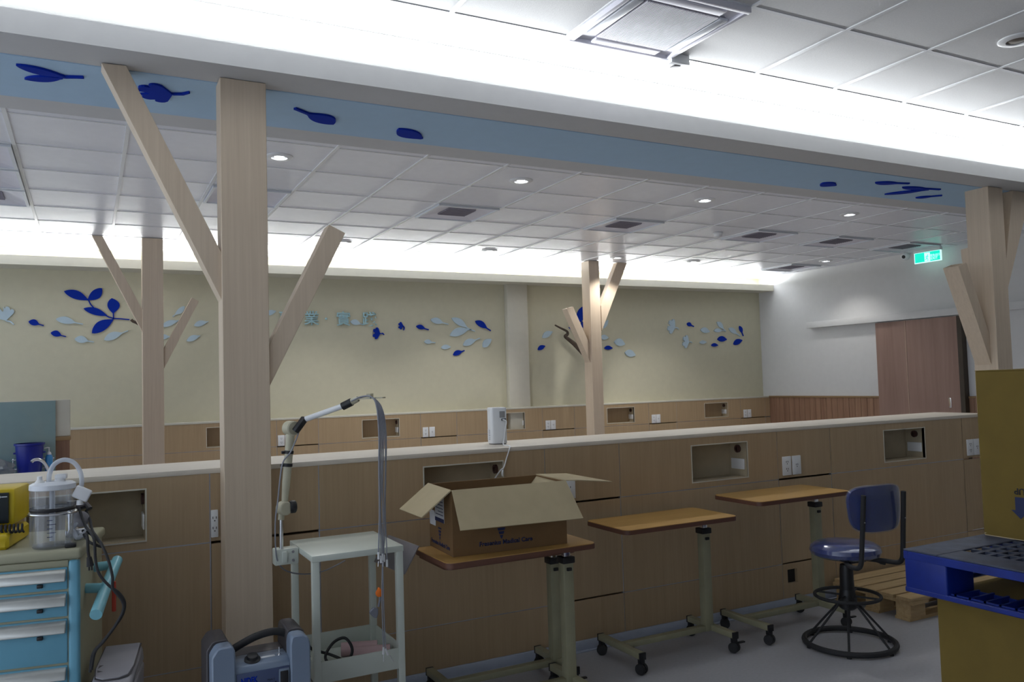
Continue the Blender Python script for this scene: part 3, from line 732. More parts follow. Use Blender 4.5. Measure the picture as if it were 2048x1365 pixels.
# ------------------------------------------------------------------ overbed tables
def caster(t, x, y, brake=False, rz=.5):
    c, s_ = math.cos(rz), math.sin(rz); ax = Vector((c, s_, 0))
    w = MB()
    for sgn in (-1, 1): w.lathe([(.006, -.009), (.024, -.009), (.027, -.004), (.027, .004), (.024, .009), (.006, .009)], 18, Vector((x, y, .027))+ax*sgn*.013, ax)
    o = ob('caster', w, RUBB, t)
    f = MB().box(x-.013, x+.013, y-.013, y+.013, .05, .088, .002)
    if brake: f.box(x+.01, x+.05, y-.03, y-.012, .050, .058, .002)
    ob('fork', f, BLACK, o)
def bed_table(label, X0, X1, Y0, Y1, ztop, bx0, bx1, by0, by1, post, fork=True, group='overbed tables along the partition'):
    cx_, cy_ = (bx0+bx1)/2, (by0+by1)/2
    t = thing('overbed_table', label, 'bed table', (cx_, cy_, 0), 0, group)
    X0, X1, Y0, Y1, bx0, bx1, by0, by1 = X0-cx_, X1-cx_, Y0-cy_, Y1-cy_, bx0-cx_, bx1-cx_, by0-cy_, by1-cy_
    px_, py_ = post[0]-cx_, post[1]-cy_
    r = .035
    out = []
    for (qx, qy, a0) in ((X1-r, Y1-r, 0), (X0+r, Y1-r, PI/2), (X0+r, Y0+r, PI), (X1-r, Y0+r, 1.5*PI)):
        for k in range(6): out.append((qx+r*math.cos(a0+k*PI/10), qy+r*math.sin(a0+k*PI/10)))
    tp = ob('tabletop', MB().prism([(a, b, ztop-.003) for a, b in out], (0, 0, .003)), TABW, t)
    cxx, cyy = (X0+X1)/2, (Y0+Y1)/2
    ob('edge_band', MB().prism([(cxx+(a-cxx)*1.006, cyy+(b-cyy)*1.01, ztop-.024) for a, b in out], (0, 0, .021)), TABE, tp)
    zt = ztop-.024
    ob('support_plate', MB().box(px_-.16, px_+.03, py_-.07, py_+.07, zt-.012, zt, .002), DARKG, t)
    ob('inner_tube', MB().box(px_-.017, px_+.017, py_-.013, py_+.013, .4, zt-.01, .003), CHROME, t)
    ob('mast', MB().box(px_-.026, px_+.026, py_-.024, py_+.024, .075, zt-.085, .004), KHAKI, t)
    ob('collar', MB().box(px_-.032, px_+.032, py_-.03, py_+.03, zt-.087, zt-.057, .004).box(px_-.012, px_+.012, py_-.034, py_-.02, zt-.12, zt-.105, .003), BLACK, t)
    for x in (bx0+.02, bx1-.02):
        ob('foot_bar', MB().box(x-.018, x+.018, by0, by1, .075, .106, .003), KHAKI, t)
        for yy in (by0+.001, by1-.001): ob('end_cap', MB().box(x-.0185, x+.0185, yy-.005, yy+.005, .072, .107, .001), BLACK, t)
        caster(t, x, by0+.012, x > 0, .4); caster(t, x, by1-.012, False, .9)
    ob('cross_bar', MB().box(bx0+.03, bx1-.03, py_-.02, py_+.02, .075, .104, .003), KHAKI, t)
    return t
bed_table('orange overbed table carrying the open carton', 1.285, 2.005, 3.075, 3.455, .729, 1.36, 1.985, 3.06, 3.44, (1.945, 3.25))
bed_table('lower overbed table parked half under the one with the carton', 1.37, 2.03, 3.29, 3.64, .672, 1.42, 2.05, 3.33, 3.70, (2.02, 3.50))
bed_table('middle empty orange overbed table between the carton and the blue chair', 2.34, 3.065, 3.325, 3.695, .708, 2.39, 3.03, 3.325, 3.695, (2.985, 3.515))
bed_table('raised orange overbed table partly behind the blue chair', 3.215, 3.925, 3.32, 3.69, .766, 3.235, 3.87, 3.32, 3.69, (3.86, 3.53))

# ------------------------------------------------------------------ open carton on the first table
t = thing('cardboard_box', 'open brown carton with folded-out flaps on the orange bed table', 'box', (1.35, 3.168, .7295), math.radians(-3))
L, D, H, th = .54, .297, .276, .005
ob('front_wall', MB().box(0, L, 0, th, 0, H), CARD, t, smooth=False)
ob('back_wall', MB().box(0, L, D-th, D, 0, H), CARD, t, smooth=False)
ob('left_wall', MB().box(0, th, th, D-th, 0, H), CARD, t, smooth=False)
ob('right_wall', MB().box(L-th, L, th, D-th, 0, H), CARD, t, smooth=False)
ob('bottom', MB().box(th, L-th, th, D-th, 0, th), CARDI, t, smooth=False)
def flap(q, off): return MB().prism(q, off)
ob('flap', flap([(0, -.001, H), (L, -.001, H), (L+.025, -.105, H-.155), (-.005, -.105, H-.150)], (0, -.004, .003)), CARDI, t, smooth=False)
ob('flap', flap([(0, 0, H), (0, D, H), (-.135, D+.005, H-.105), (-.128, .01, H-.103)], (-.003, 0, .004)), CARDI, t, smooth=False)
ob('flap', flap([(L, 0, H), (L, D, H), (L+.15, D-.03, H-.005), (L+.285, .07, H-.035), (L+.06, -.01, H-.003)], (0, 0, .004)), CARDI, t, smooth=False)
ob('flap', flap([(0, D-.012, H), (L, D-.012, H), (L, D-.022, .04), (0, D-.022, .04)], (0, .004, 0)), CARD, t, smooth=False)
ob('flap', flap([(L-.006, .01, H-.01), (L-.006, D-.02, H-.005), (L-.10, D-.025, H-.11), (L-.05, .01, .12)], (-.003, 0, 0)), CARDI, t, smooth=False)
ob('tape', MB().box(.008, .045, -.0105, -.005, H-.032, H-.004), CARDI, t, smooth=False)
ob('logo', text_mb('Fresenius Medical Care', .0265, (.118, -.0006, .032), (1, 0, 0), (0, 0, 1), .0006, .0008), INKB, t, smooth=False)
lg = MB(); cx_ = .222
for a, b, s0, s1 in ((.114, .106, 1.0, .89), (.101, .090, .82, .67), (.086, .074, .62, .44), (.070, .055, .38, .10)):
    lg.prism([(cx_-.0225*s0, -.0006, a), (cx_+.0225*s0, -.0006, a), (cx_+.0225*s1, -.0006, b), (cx_-.0225*s1, -.0006, b)], (0, -.0006, 0))
ob('triangle_emblem', lg, INKB, t, smooth=False)
ob('logo', text_mb('Fresenius Medical Care', .0255, (-.0006, D-.02, .022), (0, -1, 0), (0, 0, 1), .0006, .0007), INKB, t, smooth=False)
lg = MB(); cy_ = .16
for a, b, s0, s1 in ((.100, .093, 1.0, .89), (.088, .078, .82, .67), (.074, .064, .62, .44), (.060, .047, .38, .10)):
    lg.prism([(-.0006, cy_-.02*s0, a), (-.0006, cy_+.02*s0, a), (-.0006, cy_+.02*s1, b), (-.0006, cy_-.02*s1, b)], (-.0006, 0, 0))
ob('triangle_emblem', lg, INKB, t, smooth=False)
lb = ob('paper_label', MB().box(-.0015, 0, .10, .215, .125, .235), PAPER, t, smooth=False)
ob('label_stripe', MB().box(-.0022, -.0014, .10, .215, .125, .142), INKB, lb, smooth=False)
lines = MB()
for k in range(5): lines.box(-.0022, -.0014, .11, .205-(k % 2)*.03, .155+k*.014, .158+k*.014)
ob('print_lines', lines, INKB, lb, smooth=False)
ob('paper_label', MB().prism([(-.001, .21, .10), (-.001, .285, .10), (-.001, .29, .165), (-.001, .225, .165), (-.001, .205, .14)], (-.001, 0, 0)), PAPER, t, smooth=False)
ob('paper_label', MB().box(.085, .165, -.002, 0, .128, .152), PAPER, t, smooth=False)

# ------------------------------------------------------------------ white device on the partition
t = thing('air_purifier', 'slim white upright purifier standing on top of the partition', 'appliance', (2.003, 4.045, PT), -.25)
prof = []
for k in range(9): prof.append((-.026+.022*math.cos(PI/2+k*PI/8), .055*math.sin(PI/2+k*PI/8)))
prof += [(.039, -.055), (.047, -.047), (.047, .047), (.039, .055)]
ob('casing', MB().prism([(a, b, 0.004) for a, b in prof], (0, 0, .196), .003), PLW, t)
ob('foot', MB().prism([(a*.9, b*.9, 0) for a, b in prof], (0, 0, .005)), DARKG, t)
ob('finger_recess', MB().box(.006, .036, -.0575, -.054, .145, .180, .0015), mat('recess_grey', (0.30, 0.30, 0.30), 0.5), t)
ob('power_socket', MB().box(.016, .042, -.059, -.054, .128, .140, .001), BLACK, t)
v = MB()
for k in range(6): v.box(-.0495, -.040, -.030, .012, .025+k*.010, .030+k*.010)
ob('side_vent', v, PLWB, t)
c = rootm(t)
q = [c @ Vector(p) for p in ((.022, -.060, .134), (.040, -.072, .125), (.034, -.066, .08), (.026, -.068, .03))]
q += [Vector((1.97, 3.90, 1.120)), Vector((1.955, 3.80, 1.119)), Vector((1.937, 3.770, 1.105)), Vector((1.918, 3.768, 1.06)), Vector((1.90, 3.766, 1.015)), Vector((1.885, 3.775, 1.0)), Vector((1.865, 3.80, .96)), Vector((1.84, 3.84, .90)), Vector((1.80, 3.88, .845))]
tag(ob('power_cord', MB().tube(smoothpath(q), .0035, 8).tube(smoothpath([(1.893, 3.767, 1.0), (1.886, 3.76, .985), (1.889, 3.762, .972)]), .0045, 6), PLW), 'thin white cord running from the purifier down into the wall niche', 'cord')

# ------------------------------------------------------------------ metal trolley
TX0, TX1, TY0, TY1 = .769, 1.144, 3.198, 3.59
t = thing('metal_trolley', 'white enamelled two-tier metal trolley in front of the partition', 'trolley', ((TX0+TX1)/2, (TY0+TY1)/2, 0))
ob('top_shelf', MB().box(TX0, TX1, TY0, TY1, .775, .80, .003), WENAM, t, world=True)
for x in (TX0+.002, TX1-.030):
    for y in (TY0+.002, TY1-.030):
        ob('leg', MB().box(x, x+.028, y, y+.028, .05, .776, .002), WENAM, t, world=True)
        c_ = ob('caster', MB().lathe([(.006, -.01), (.022, -.01), (.024, 0), (.022, .01), (.006, .01)], 16, (x+.014, y+.014, .024), (1, 0, 0)), RUBB, t, world=True)
mb = MB().box(TX0+.004, TX1-.004, TY0+.004, TY1-.004, .308, .316)
mb.box(TX0+.028, TX1-.028, TY0+.004, TY0+.010, .308, .390, .001); mb.box(TX0+.028, TX1-.028, TY1-.010, TY1-.004, .308, .390, .001)
mb.box(TX0+.004, TX0+.010, TY0+.028, TY1-.028, .308, .390, .001); mb.box(TX1-.010, TX1-.004, TY0+.028, TY1-.028, .308, .390, .001)
ob('tray_shelf', mb, WENAM, t, world=True)
A, B, C_ = at_y(776, 1071, 3.56), at_y(837, 1093.5, 3.32), at_y(808, 1150, 3.30)
A.x = max(A.x, TX1+.004)
ob('side_flap', MB().prism([A, B, C_, A+(C_-B)], (.006, .002, 0)), STEEL, t, world=True, smooth=False)
ob('flap_hinge', MB().tube([(TX1+.003, 3.56, .785), (TX1+.003, 3.24, .785)], .006, 8), CHROME, t, world=True)
# ECG lead arm clamped to the trolley
t = thing('lead_arm', 'beige jointed arm with grey leads clamped to the white trolley', 'medical arm', (.70, 3.45, .74))
J = [at_y(562, 1098, 3.43), at_y(562, 1040, 3.43), at_y(568, 1017, 3.42), at_y(582, 857, 3.41), at_y(603, 842, 3.40), at_y(690, 811, 3.26), at_y(712, 800, 3.23), at_y(768, 797, 3.16)]
ob('clamp', MB().box(.672, .768, 3.415, 3.47, .735, .80, .004).box(.70, .72, 3.405, 3.416, .745, .79, .002), WENAM, t, world=True)
s_ = MB()
for z in (.75, .785): s_.lathe([(.006, 0), (.005, .004)], 10, (.745, 3.415, z), (0, -1, 0))
ob('clamp_screw', s_, STEEL, t, world=True)
ob('lower_pole', MB().tube([J[0]-Vector((0, 0, .04)), J[1]+Vector((.001, 0, .01))], .0085, 14), CHROME, t, world=True)
ob('pole_sleeve', MB().tube([J[1], J[1]+Vector((.002, 0, .02)), J[2]], [.013, .013, .015], 12), BEIGEP, t, world=True)
def hinge(c, r, h, nm): return ob(nm, MB().lathe([(r*.85, -h), (r, -h*.85), (r, h*.85), (r*.85, h)], 24, c, (.35, -1, 0)), BEIGEP, t, world=True)
hinge(J[2], .028, .020, 'elbow_joint'); hinge(J[3], .030, .024, 'elbow_joint')
ob('joint_knob', MB().lathe([(.022, 0), (.026, .006), (.026, .022), (.022, .026)], 20, J[2]+Vector((.022, 0, .002)), (1, .1, 0)), BLACK, t, world=True)
ob('arm_tube', MB().tube([J[2]+Vector((.003, 0, .02)), J[2]*.7+J[3]*.3, J[3]-Vector((.002, 0, .02))], [.013, .0165, .018], 12), BEIGEP, t, world=True)
bands = MB()
for u in (.30, .46, ): 
    p = J[3]*(1-u)+J[2]*u; bands.lathe([(.017, -.007), (.0195, -.006), (.0195, .006), (.017, .007)], 16, p, (J[3]-J[2])).box(p.x-.03, p.x-.012, p.y-.008, p.y+.008, p.z-.006, p.z+.006, .002)
for u in (.30, .63): pass
ob('cable_band', bands, BLACK, t, world=True)
ob('elbow_cuff', MB().tube(smoothpath([J[3]+Vector((.012, -.025, -.012)), J[3]+Vector((.03, -.03, .012)), J[4]+Vector((.01, -.005, .006))]), .016, 10), BLACK, t, world=True)
ob('arm_tube', MB().tube([J[4], J[5]], [.0115, .0115], 12), PLW, t, world=True)
d_ = (J[6]-J[5]).normalized()
ob('grip', MB().tube([J[5]-d_*.012, J[5]+d_*.032], .0165, 12), BLACK, t, world=True)
ob('arm_tube', MB().tube([J[5]+d_*.03, J[6]+d_*.01], [.014, .012], 12), BEIGEP, t, world=True)
tray = MB(); e0, e1 = J[6], J[7]; dd = (e1-e0).normalized(); nn = Vector((-dd.y, dd.x, 0)).normalized()*.02
tray.prism([e0-nn*.6, e1-nn, e1+nn, e0+nn*.6], (0, 0, .005)); mid = e0*.5+e1*.5
tray.prism([mid-nn-dd*.008, mid+nn-dd*.008, mid+nn+dd*.008, mid-nn+dd*.008], (0, 0, .022))
ob('cable_holder', tray, BEIGEP, t, world=True)
random.seed(3)
ends = [(757, 1105, 0), (762, 1112, 0), (765, 1108, 0), (768, 1110, 0), (767, 1295, 1), (771, 1298, 1), (774, 1120, 0)]
for k, (ex_, ey_, low) in enumerate(ends):
    o_ = k*1.6
    path = [at_y(702+o_, 803-k*.6, 3.225), at_y(722+o_, 794, 3.20), at_y(742+o_*.8, 794+k*.7, 3.165), at_y(753+o_*1.3, 812+k*1.5, 3.150), at_y(758+o_*1.5, 870, 3.145+.003*k)]
    xs_ = 759+o_*1.2
    path += [at_y(xs_+random.uniform(-2, 2), 940, 3.145+.003*k), at_y(xs_+random.uniform(-2, 2), 1020, 3.14+.004*k), at_y((xs_+ex_)/2, 1070, 3.14+.003*k)]
    path += [at_y(ex_, ey_, 3.14+.003*k)] if not low else [at_y(765+k-4, 1120, 3.145), at_y(764+(k-4)*3, 1200, 3.145), at_y(ex_, ey_, 3.145)]
    lead = ob('lead_cable', MB().tube(smoothpath(path, 5), .0023 if k else .0032, 6), CABLE, t, world=True)
    p = path[-1]; dv = Vector((.006 if k % 2 else -.004, 0, -1)).normalized() if not low else (Vector((-.05, 0, -1)) if k == 4 else Vector((.35, 0, -1))).normalized()
    pl = ob('lead_plug', MB().tube([p, p+dv*.028], [.0042, .0048], 8), PLW, lead, world=True)
ob('plug_tip', MB().tube([at_y(767, 1309, 3.145), at_y(767, 1324, 3.145)], .0014, 6).tube([at_y(780, 1312, 3.145), at_y(787, 1325, 3.145)], .0014, 6).tube([at_y(757, 1123, 3.14), at_y(756, 1134, 3.14)], .0014, 6).tube([at_y(766, 1124, 3.14), at_y(766, 1134, 3.14)], .0014, 6), CHROME, t, world=True)
# signal cable running along the arm and drooping to the wall side
sig = [J[3]+Vector((.03, -.02, -.01)), at_y(592, 880, 3.38), at_y(581, 905, 3.39), at_y(566, 925, 3.39), at_y(560, 960, 3.39), at_y(556, 1000, 3.39), at_y(551, 1040, 3.39), at_y(551, 1090, 3.40), at_y(556, 1125, 3.42), at_y(574, 1143, 3.47), at_y(610, 1149, 3.52), at_y(650, 1142, 3.62), at_y(690, 1122, 3.70)]
ob('signal_cable', MB().tube(smoothpath(sig), .003, 7), CABLE, t, world=True)
# things on the tray shelf
TZ = .3165
def hang(px, py, Y): return at_y(px, py, Y)
tag(ob('orange_clip', MB().lathe([(.013, 0), (.016, .004), (.016, .008), (.008, .012)], 14, at_y(758, 1186, 3.16), (0, -1, 0)).tube([at_y(756, 1184, 3.16), at_y(758, 1176, 3.16)], .005, 8), ORNG), 'small orange electrode clip hanging among the grey leads', 'clip')
tag(ob('electrode_clamp', MB().prism([at_y(*q, 3.17) for q in ((740, 1224), (748, 1216), (757, 1218), (757, 1230), (754, 1238), (748, 1236), (740, 1229))], (0, .014, 0), .003).tube([at_y(757, 1214, 3.165), at_y(760, 1200, 3.16), at_y(761, 1190, 3.155)], .005, 8), mat('slate_clip', (0.20, 0.21, 0.25), 0.5)), 'grey limb clamp electrode hanging on the leads', 'clamp')
cen = Vector((.90, 3.40, TZ+.05))
loop = smoothpath([(.79, 3.44, TZ+.012), (.83, 3.33, TZ+.03), (.90, 3.28, TZ+.012), (.955, 3.30, TZ+.06), (.945, 3.36, TZ+.10), (.90, 3.38, TZ+.085), (.86, 3.36, TZ+.04), (.88, 3.33, TZ+.012), (.93, 3.36, TZ+.012), (.90, 3.44, TZ+.02), (.83, 3.45, TZ+.05), (.80, 3.40, TZ+.09), (.79, 3.33, TZ+.05), (.80, 3.30, TZ+.012)], 8)
tag(ob('coiled_cable', MB().tube([p-Vector((.004, 0, 0)) for p in loop], .006, 8), RUBB), 'thick black cable coiled in the trolley tray', 'cable')
t2 = None
for k, (x, y, l) in enumerate(((1.018, 3.425, 'pink paper roll lying in the trolley tray, back one'), (1.048, 3.345, 'pink paper roll lying in the trolley tray, front one'))):
    t2 = thing('paper_roll', l, 'paper roll', (x, y, TZ+.0285), -.35, 'pink rolls in the trolley tray')
    ob('roll', MB().lathe([(.012, -.075), (.028, -.075), (.028, .075), (.012, .075)], 22, axis=(1, 0, 0), cap=False), PINK, t2)
    ob('core', MB().lathe([(.012, -.074), (.009, -.074), (.009, .074), (.012, .074)], 16, axis=(1, 0, 0), cap=False), CARDI, t2)
tag(ob('clear_bag', MB().lathe([(.001, 0), (.05, .003), (.062, .012), (.05, .024), (.02, .032), (.001, .034)], 12, (0, 0, 0)).xf(Matrix.Translation((.985, 3.256, TZ)) @ Matrix.Scale(.68, 4)), BAG), 'crumpled clear plastic pouch in the trolley tray', 'bag')

# ------------------------------------------------------------------ oxygen concentrator
t = thing('oxygen_concentrator', 'blue-grey oxygen concentrator with black handle on the floor before the near tree', 'medical device', (.53, 2.93, 0))
Wd, Dp, Hh = .325, .22, .588
tower = []
for sx in (-1, 1):
    x0, x1 = (-.165, -.088) if sx < 0 else (.095, .165)
    pr = [(x0, 0)] + [(x0, Hh-.03)] + [(x0+.018, Hh-.004), (x0+.03, Hh)] + [(x1-.012, Hh)] + [(x1-.002, Hh-.012), (x1, Hh-.04), (x1, 0)] if sx < 0 else [(x0, 0), (x0, Hh-.03), (x0+.004, Hh-.006), (x0+.014, Hh), (x1-.025, Hh), (x1-.008, Hh-.01), (x1, Hh-.035), (x1, 0)]
    ob('side_tower', MB().prism([(a, 0, z) for a, z in pr], (0, .07, 0), .005), CONC, t)
    ob('rear_shell', MB().prism([(a+(.0-.008 if sx < 0 else 0), .07, z+(.006 if z > .1 else 0)) for a, z in pr], (0, .15, 0), .003), DARKG, t)
pr = [(.012, .0), (.012, .492), (.022, .508), (.050, .514), (.13, .514), (.13, 0)]
ob('front_body', MB().prism([(-.090, a, z) for a, z in pr], (.188, 0, 0), .004), CONC, t)
ob('rear_body', MB().box(-.090, .098, .13, .22, 0, .515, .006), DARKG, t)
ob('label_panel', MB().box(-.084, .092, .0085, .0125, .05, .488, .001), CONCP, t)
hp = [(-.10, .10, .53)] + [(-.10+.2*k/8, .10, .545+.030*math.sin(PI*k/8)) for k in range(9)] + [(.10, .10, .535)]
ob('handle', MB().tube(smoothpath([(-.10, .11, .535), (-.06, .11, .555), (0, .11, .577), (.06, .11, .584), (.10, .11, .572)], 6), .0135, 12), RUBB, t)
k_ = MB().lathe([(.027, 0), (.027, .010), (.020, .014), (.018, .024), (.014, .026)], 28, (-.025, .055, .510), (0, -.35, 1))
ob('flow_knob', k_, BLACK, t)
dt = MB()
for k in range(12): dt.box(-.0015, .0015, .0195, .0245, .0098, .0112, mtx=Matrix.Translation((-.025, .055, .510)) @ Vector((0, 0, 1)).rotation_difference(Vector((0, -.35, 1))).to_matrix().to_4x4() @ Matrix.Rotation(k*PI/6, 4, 'Z'))
ob('knob_marks', dt, PLW, t, smooth=False)
ob('flow_meter', MB().box(.005, .055, .055, .075, .511, .5145, .002), PLWB, t)
ob('outlet_barb', MB().lathe([(.008, 0), (.006, .006), (.002, .008), (.002, .03)], 10, (.068, .06, .511)), CHROME, t)
sp_ = ob('switch_plate', MB().box(.055, .092, .005, .0095, .35, .482, .004), CONC, t)
ob('rocker_switch', MB().box(.060, .087, .001, .0065, .432, .474, .002), BLACK, sp_)
ob('gas_outlet', MB().lathe([(.016, 0), (.016, .004), (.010, .004), (.009, .010)], 20, (.073, .006, .402), (0, -1, 0)).lathe([(.0035, 0), (.0035, .014)], 10, (.073, .006, .402), (0, -1, 0)), BLACK, sp_)
ob('outlet_tip', MB().lathe([(.004, .012), (.004, .018), (.001, .019)], 10, (.073, .006, .402), (0, -1, 0)), PLW, sp_)
ob('led', MB().lathe([(.003, 0), (.002, .002)], 8, (.045, .0085, .440), (0, -1, 0)).lathe([(.003, 0), (.002, .002)], 8, (.030, .0085, .437), (0, -1, 0)), BLACK, t)
ob('lettering', text_mb('NIDEK', .028, (-.071, .0083, .452), (1, 0, 0), (0, 0, 1), .0006, .0012, sx=.66), NAVY, t, smooth=False)
ob('lettering', text_mb('Nuvo', .052, (-.034, .0083, .404), (1, 0, 0), (0, 0, 1), .0006, .0015, sx=.74), INKK, t, smooth=False)
ob('lettering', text_mb('Mark 5', .009, (.016, .0083, .449), (1, 0, 0), (0, 0, 1), .0006), INKK, t, smooth=False)

# ------------------------------------------------------------------ medical cart on the left
CR = math.radians(-10)
CH = .93
t = thing('medical_cart', 'blue drawer cart with cream top and turquoise push handle', 'cart', (-.02, 3.17, 0), CR)
cw, cd = .62, .47
ob('top_slab', MB().box(-cw, .0, .0, cd, CH-.035, CH, .012, 3), CARTC, t)
ob('cabinet', MB().box(-cw+.012, -.012, .012, cd-.01, .10, CH-.035, .002), CARTC, t)
ob('upper_rail', MB().box(-cw+.01, -.042, .006, .02, CH-.056, CH-.036, .002), CARTC, t)
for x in (-.042, -cw+.006): ob('corner_post', MB().box(x, x+.034, .003, .035, .08, CH-.037, .010, 3), CARTB, t)
zs = [.874, .792, .702, .547, .35, .105]
for k in range(5):
    z1, z0 = zs[k]-.004, zs[k+1]+.004
    dr = ob('drawer', MB().box(-cw+.045, -.045, .006, .03, z0, z1, .003), CARTB, t)
    ob('pull_strip', MB().prism([(-cw+.047, .006, z1-.004), (-cw+.047, -.012, z1-.016), (-cw+.047, -.014, z1-.044), (-cw+.047, -.006, z1-.046), (-cw+.047, .006, z1-.022)], (cw-.095, 0, 0), .002), ALU, dr)
    ob('latch', MB().box(-.135, -.117, -.004, .006, z1-.062, z1-.050, .002), BLACK, dr)
for x, y in ((-.05, .05), (-.05, .42), (-.57, .05), (-.57, .42)):
    ob('caster', MB().lathe([(.012, -.014), (.044, -.014), (.05, -.006), (.05, .006), (.044, .014), (.012, .014)], 20, (x, y, .05), (1, 0, 0)), RUBB, t)
# push handle: two stubs from the right side and a sloping grip
hz = .765
ob('handle_bracket', MB().tube([(-.015, .30, hz+.04), (.055, .30, hz+.045)], .017, 14), CARTH, t)
ob('handle_bracket', MB().tube([(-.015, .14, hz-.0), (.045, .12, hz+.0)], .017, 14), CARTH, t)
ob('push_handle', MB().tube([(.062, .33, hz+.055), (.060, .30, hz+.045), (.052, .16, hz+.0), (.048, .02, hz-.045), (.047, -.02, hz-.058)], [.019, .019, .019, .020, .020], 16), CARTH, t)
ob('red_lever', MB().box(.060, .074, .21, .222, hz-.11, hz+.0, .004), REDP, t)
# defibrillator (yellow) on the cart
cm = rootm(t)
def cl(x, y, z): return cm @ Vector((x, y, z))
t = thing('defibrillator', 'yellow monitor device with dark screen on the blue cart', 'medical device', cl(-.24, .14, CH), CR)
ob('casing', MB().box(-.36, .0, .02, .22, .075, .20, .008), YEL, t)
ob('base', MB().prism([(.0, -.055, .0), (.0, -.055, .045), (.0, -.03, .058), (.0, .22, .058), (.0, .22, 0)], (-.36, 0, 0), .010), YEL, t)
ob('grip_slot', MB().box(-.10, -.03, -.058, -.052, .012, .028, .003), mat('dull_yellow', (0.42, 0.32, 0.02), 0.5), t)
ob('screen', MB().box(-.35, -.016, .008, .022, .082, .188, .003), SCRN, t)
ob('screen_mark', MB().box(-.060, -.052, .0065, .0085, .171, .178).box(-.048, -.040, .0065, .0085, .171, .178).box(-.038, -.020, .0065, .0085, .173, .176), PLWB, t, smooth=False)
co = MB()
hel = [Vector((-.36+.0016*k, -.018+.014*math.cos(k*.8), .066+.014*math.sin(k*.8))) for k in range(250)]
ob('coiled_cord', co.tube(hel, .0038, 6), RUBB, t)
ob('carry_handle', MB().box(-.36, -.085, .07, .13, .20, .235, .012, 3), DARKG, t)
# suction canister
p = cl(-.105, .085, CH)
t = thing('suction_canister', 'clear plastic suction jar with white lid and curved tube on the cart', 'medical jar', p, CR)
ob('jar', MB().lathe([(.060, .002), (.064, .006), (.068, .20), (.066, .20), (.061, .009), (.0005, .009)], 36, cap=False), JAR, t)
ob('jar_base', MB().lathe([(.0005, .0), (.060, .0), (.062, .006), (.0005, .007)], 30, cap=False), JAR, t)
lid = ob('lid', MB().lathe([(.001, .225), (.062, .222), (.072, .216), (.073, .200), (.069, .198)], 36, cap=False), PLWB, t)
ob('lid_port', MB().lathe([(.018, .222), (.010, .232), (.008, .234), (.008, .245), (.001, .246)], 14, (-.038, -.01, 0)), PLW, lid)
ob('lid_port', MB().lathe([(.020, .222), (.014, .234), (.001, .236)], 14, (.02, .015, 0)).box(.005, .042, .0, .028, .230, .248, .005), PLW, lid)
ob('holder_ring', MB().tube([(.073*math.cos(a*PI/14), .073*math.sin(a*PI/14), .118) for a in range(28)], .0042, 8, closed=True), CHROME, t)
ob('holder_band', MB().lathe([(.0695, .124), (.072, .132), (.0695, .138)], 36, cap=False), BLACK, t)
lab = [[(.0672*math.cos(a), .0672*math.sin(a), z) for a in [-2.25+.14*k for k in range(9)]] for z in (.05, .098)]
mk = MB()
for k in range(5):
    a0 = -1.62
    for z in (.042+k*.014,): mk.grid([[(.0678*math.cos(a0+.05*i), .0678*math.sin(a0+.05*i), z+dz) for i in range(6+(k % 2)*3)] for dz in (0, .002)])
ob('volume_marks', mk, INKB, t, smooth=False)
rib = MB()
for k in range(8): rib.tube([(.0675*math.cos(k*PI/4+.3), .0675*math.sin(k*PI/4+.3), .01), (.069*math.cos(k*PI/4+.3), .069*math.sin(k*PI/4+.3), .198)], .0022, 6)
ob('jar_rib', rib, JAR, t)
ob('inner_tube', MB().tube([(-.002, 0, .02), (-.002, 0, .225)], .0085, 12), TUBE, t)
tb = smoothpath([(-.012, 0, .22), (-.010, 0, .25), (.004, 0, .282), (.032, 0, .297), (.064, -.003, .288), (.086, -.008, .258), (.093, -.012, .225), (.092, -.014, .200)], 7)
ob('curved_tube', MB().tube(tb, .0078, 12), TUBE, t)
fm = Matrix.Translation((.095, -.018, .178)) @ Matrix.Rotation(math.radians(28), 4, 'Y')
flt = MB().box(-.027, .027, -.008, .008, -.022, .022, .006, 3, mtx=fm).lathe([(.012, -.036), (.010, -.02)], 12, (.088, -.018, .176))
ob('filter', flt, PLW, t)
# metal regulator and crumpled tubing behind the jar
p = cl(-.035, .19, CH)
t = thing('pressure_regulator', 'chrome and grey regulator fittings heaped behind the clear jar', 'medical fitting', p, CR)
ob('body', MB().tube([(-.03, 0, .03), (-.03, 0, .12)], .022, 14).box(-.05, .02, -.02, .03, 0, .04, .008), CHROME, t)
ob('gauge', MB().lathe([(.026, 0), (.028, .01), (.028, .02), (.024, .022)], 20, (.0, -.02, .075), (.3, -1, .2)), STEEL, t)
ob('valve', MB().tube([(-.02, 0, .11), (.02, -.01, .125), (.03, -.02, .11)], .011, 10).lathe([(.016, 0), (.016, .02)], 12, (-.03, 0, .12)), DARKG, t)
tag(ob('clear_tubing', MB().tube(smoothpath([cl(-.07, .17, CH+.02), cl(-.05, .14, CH+.055), cl(-.03, .17, CH+.07), cl(-.01, .15, CH+.04), cl(-.035, .12, CH+.018), cl(-.06, .16, CH+.06)]), .008, 8), TUBE), 'crumpled clear tubing beside the jar on the cart', 'tubing')
tag(ob('black_pad', MB().box(-.035, .0, -.02, .02, 0, .012, .004, mtx=Matrix.Translation(cl(-.025, .05, CH))), BLACK), 'small flat black adapter at the front corner of the cart top', 'adapter')
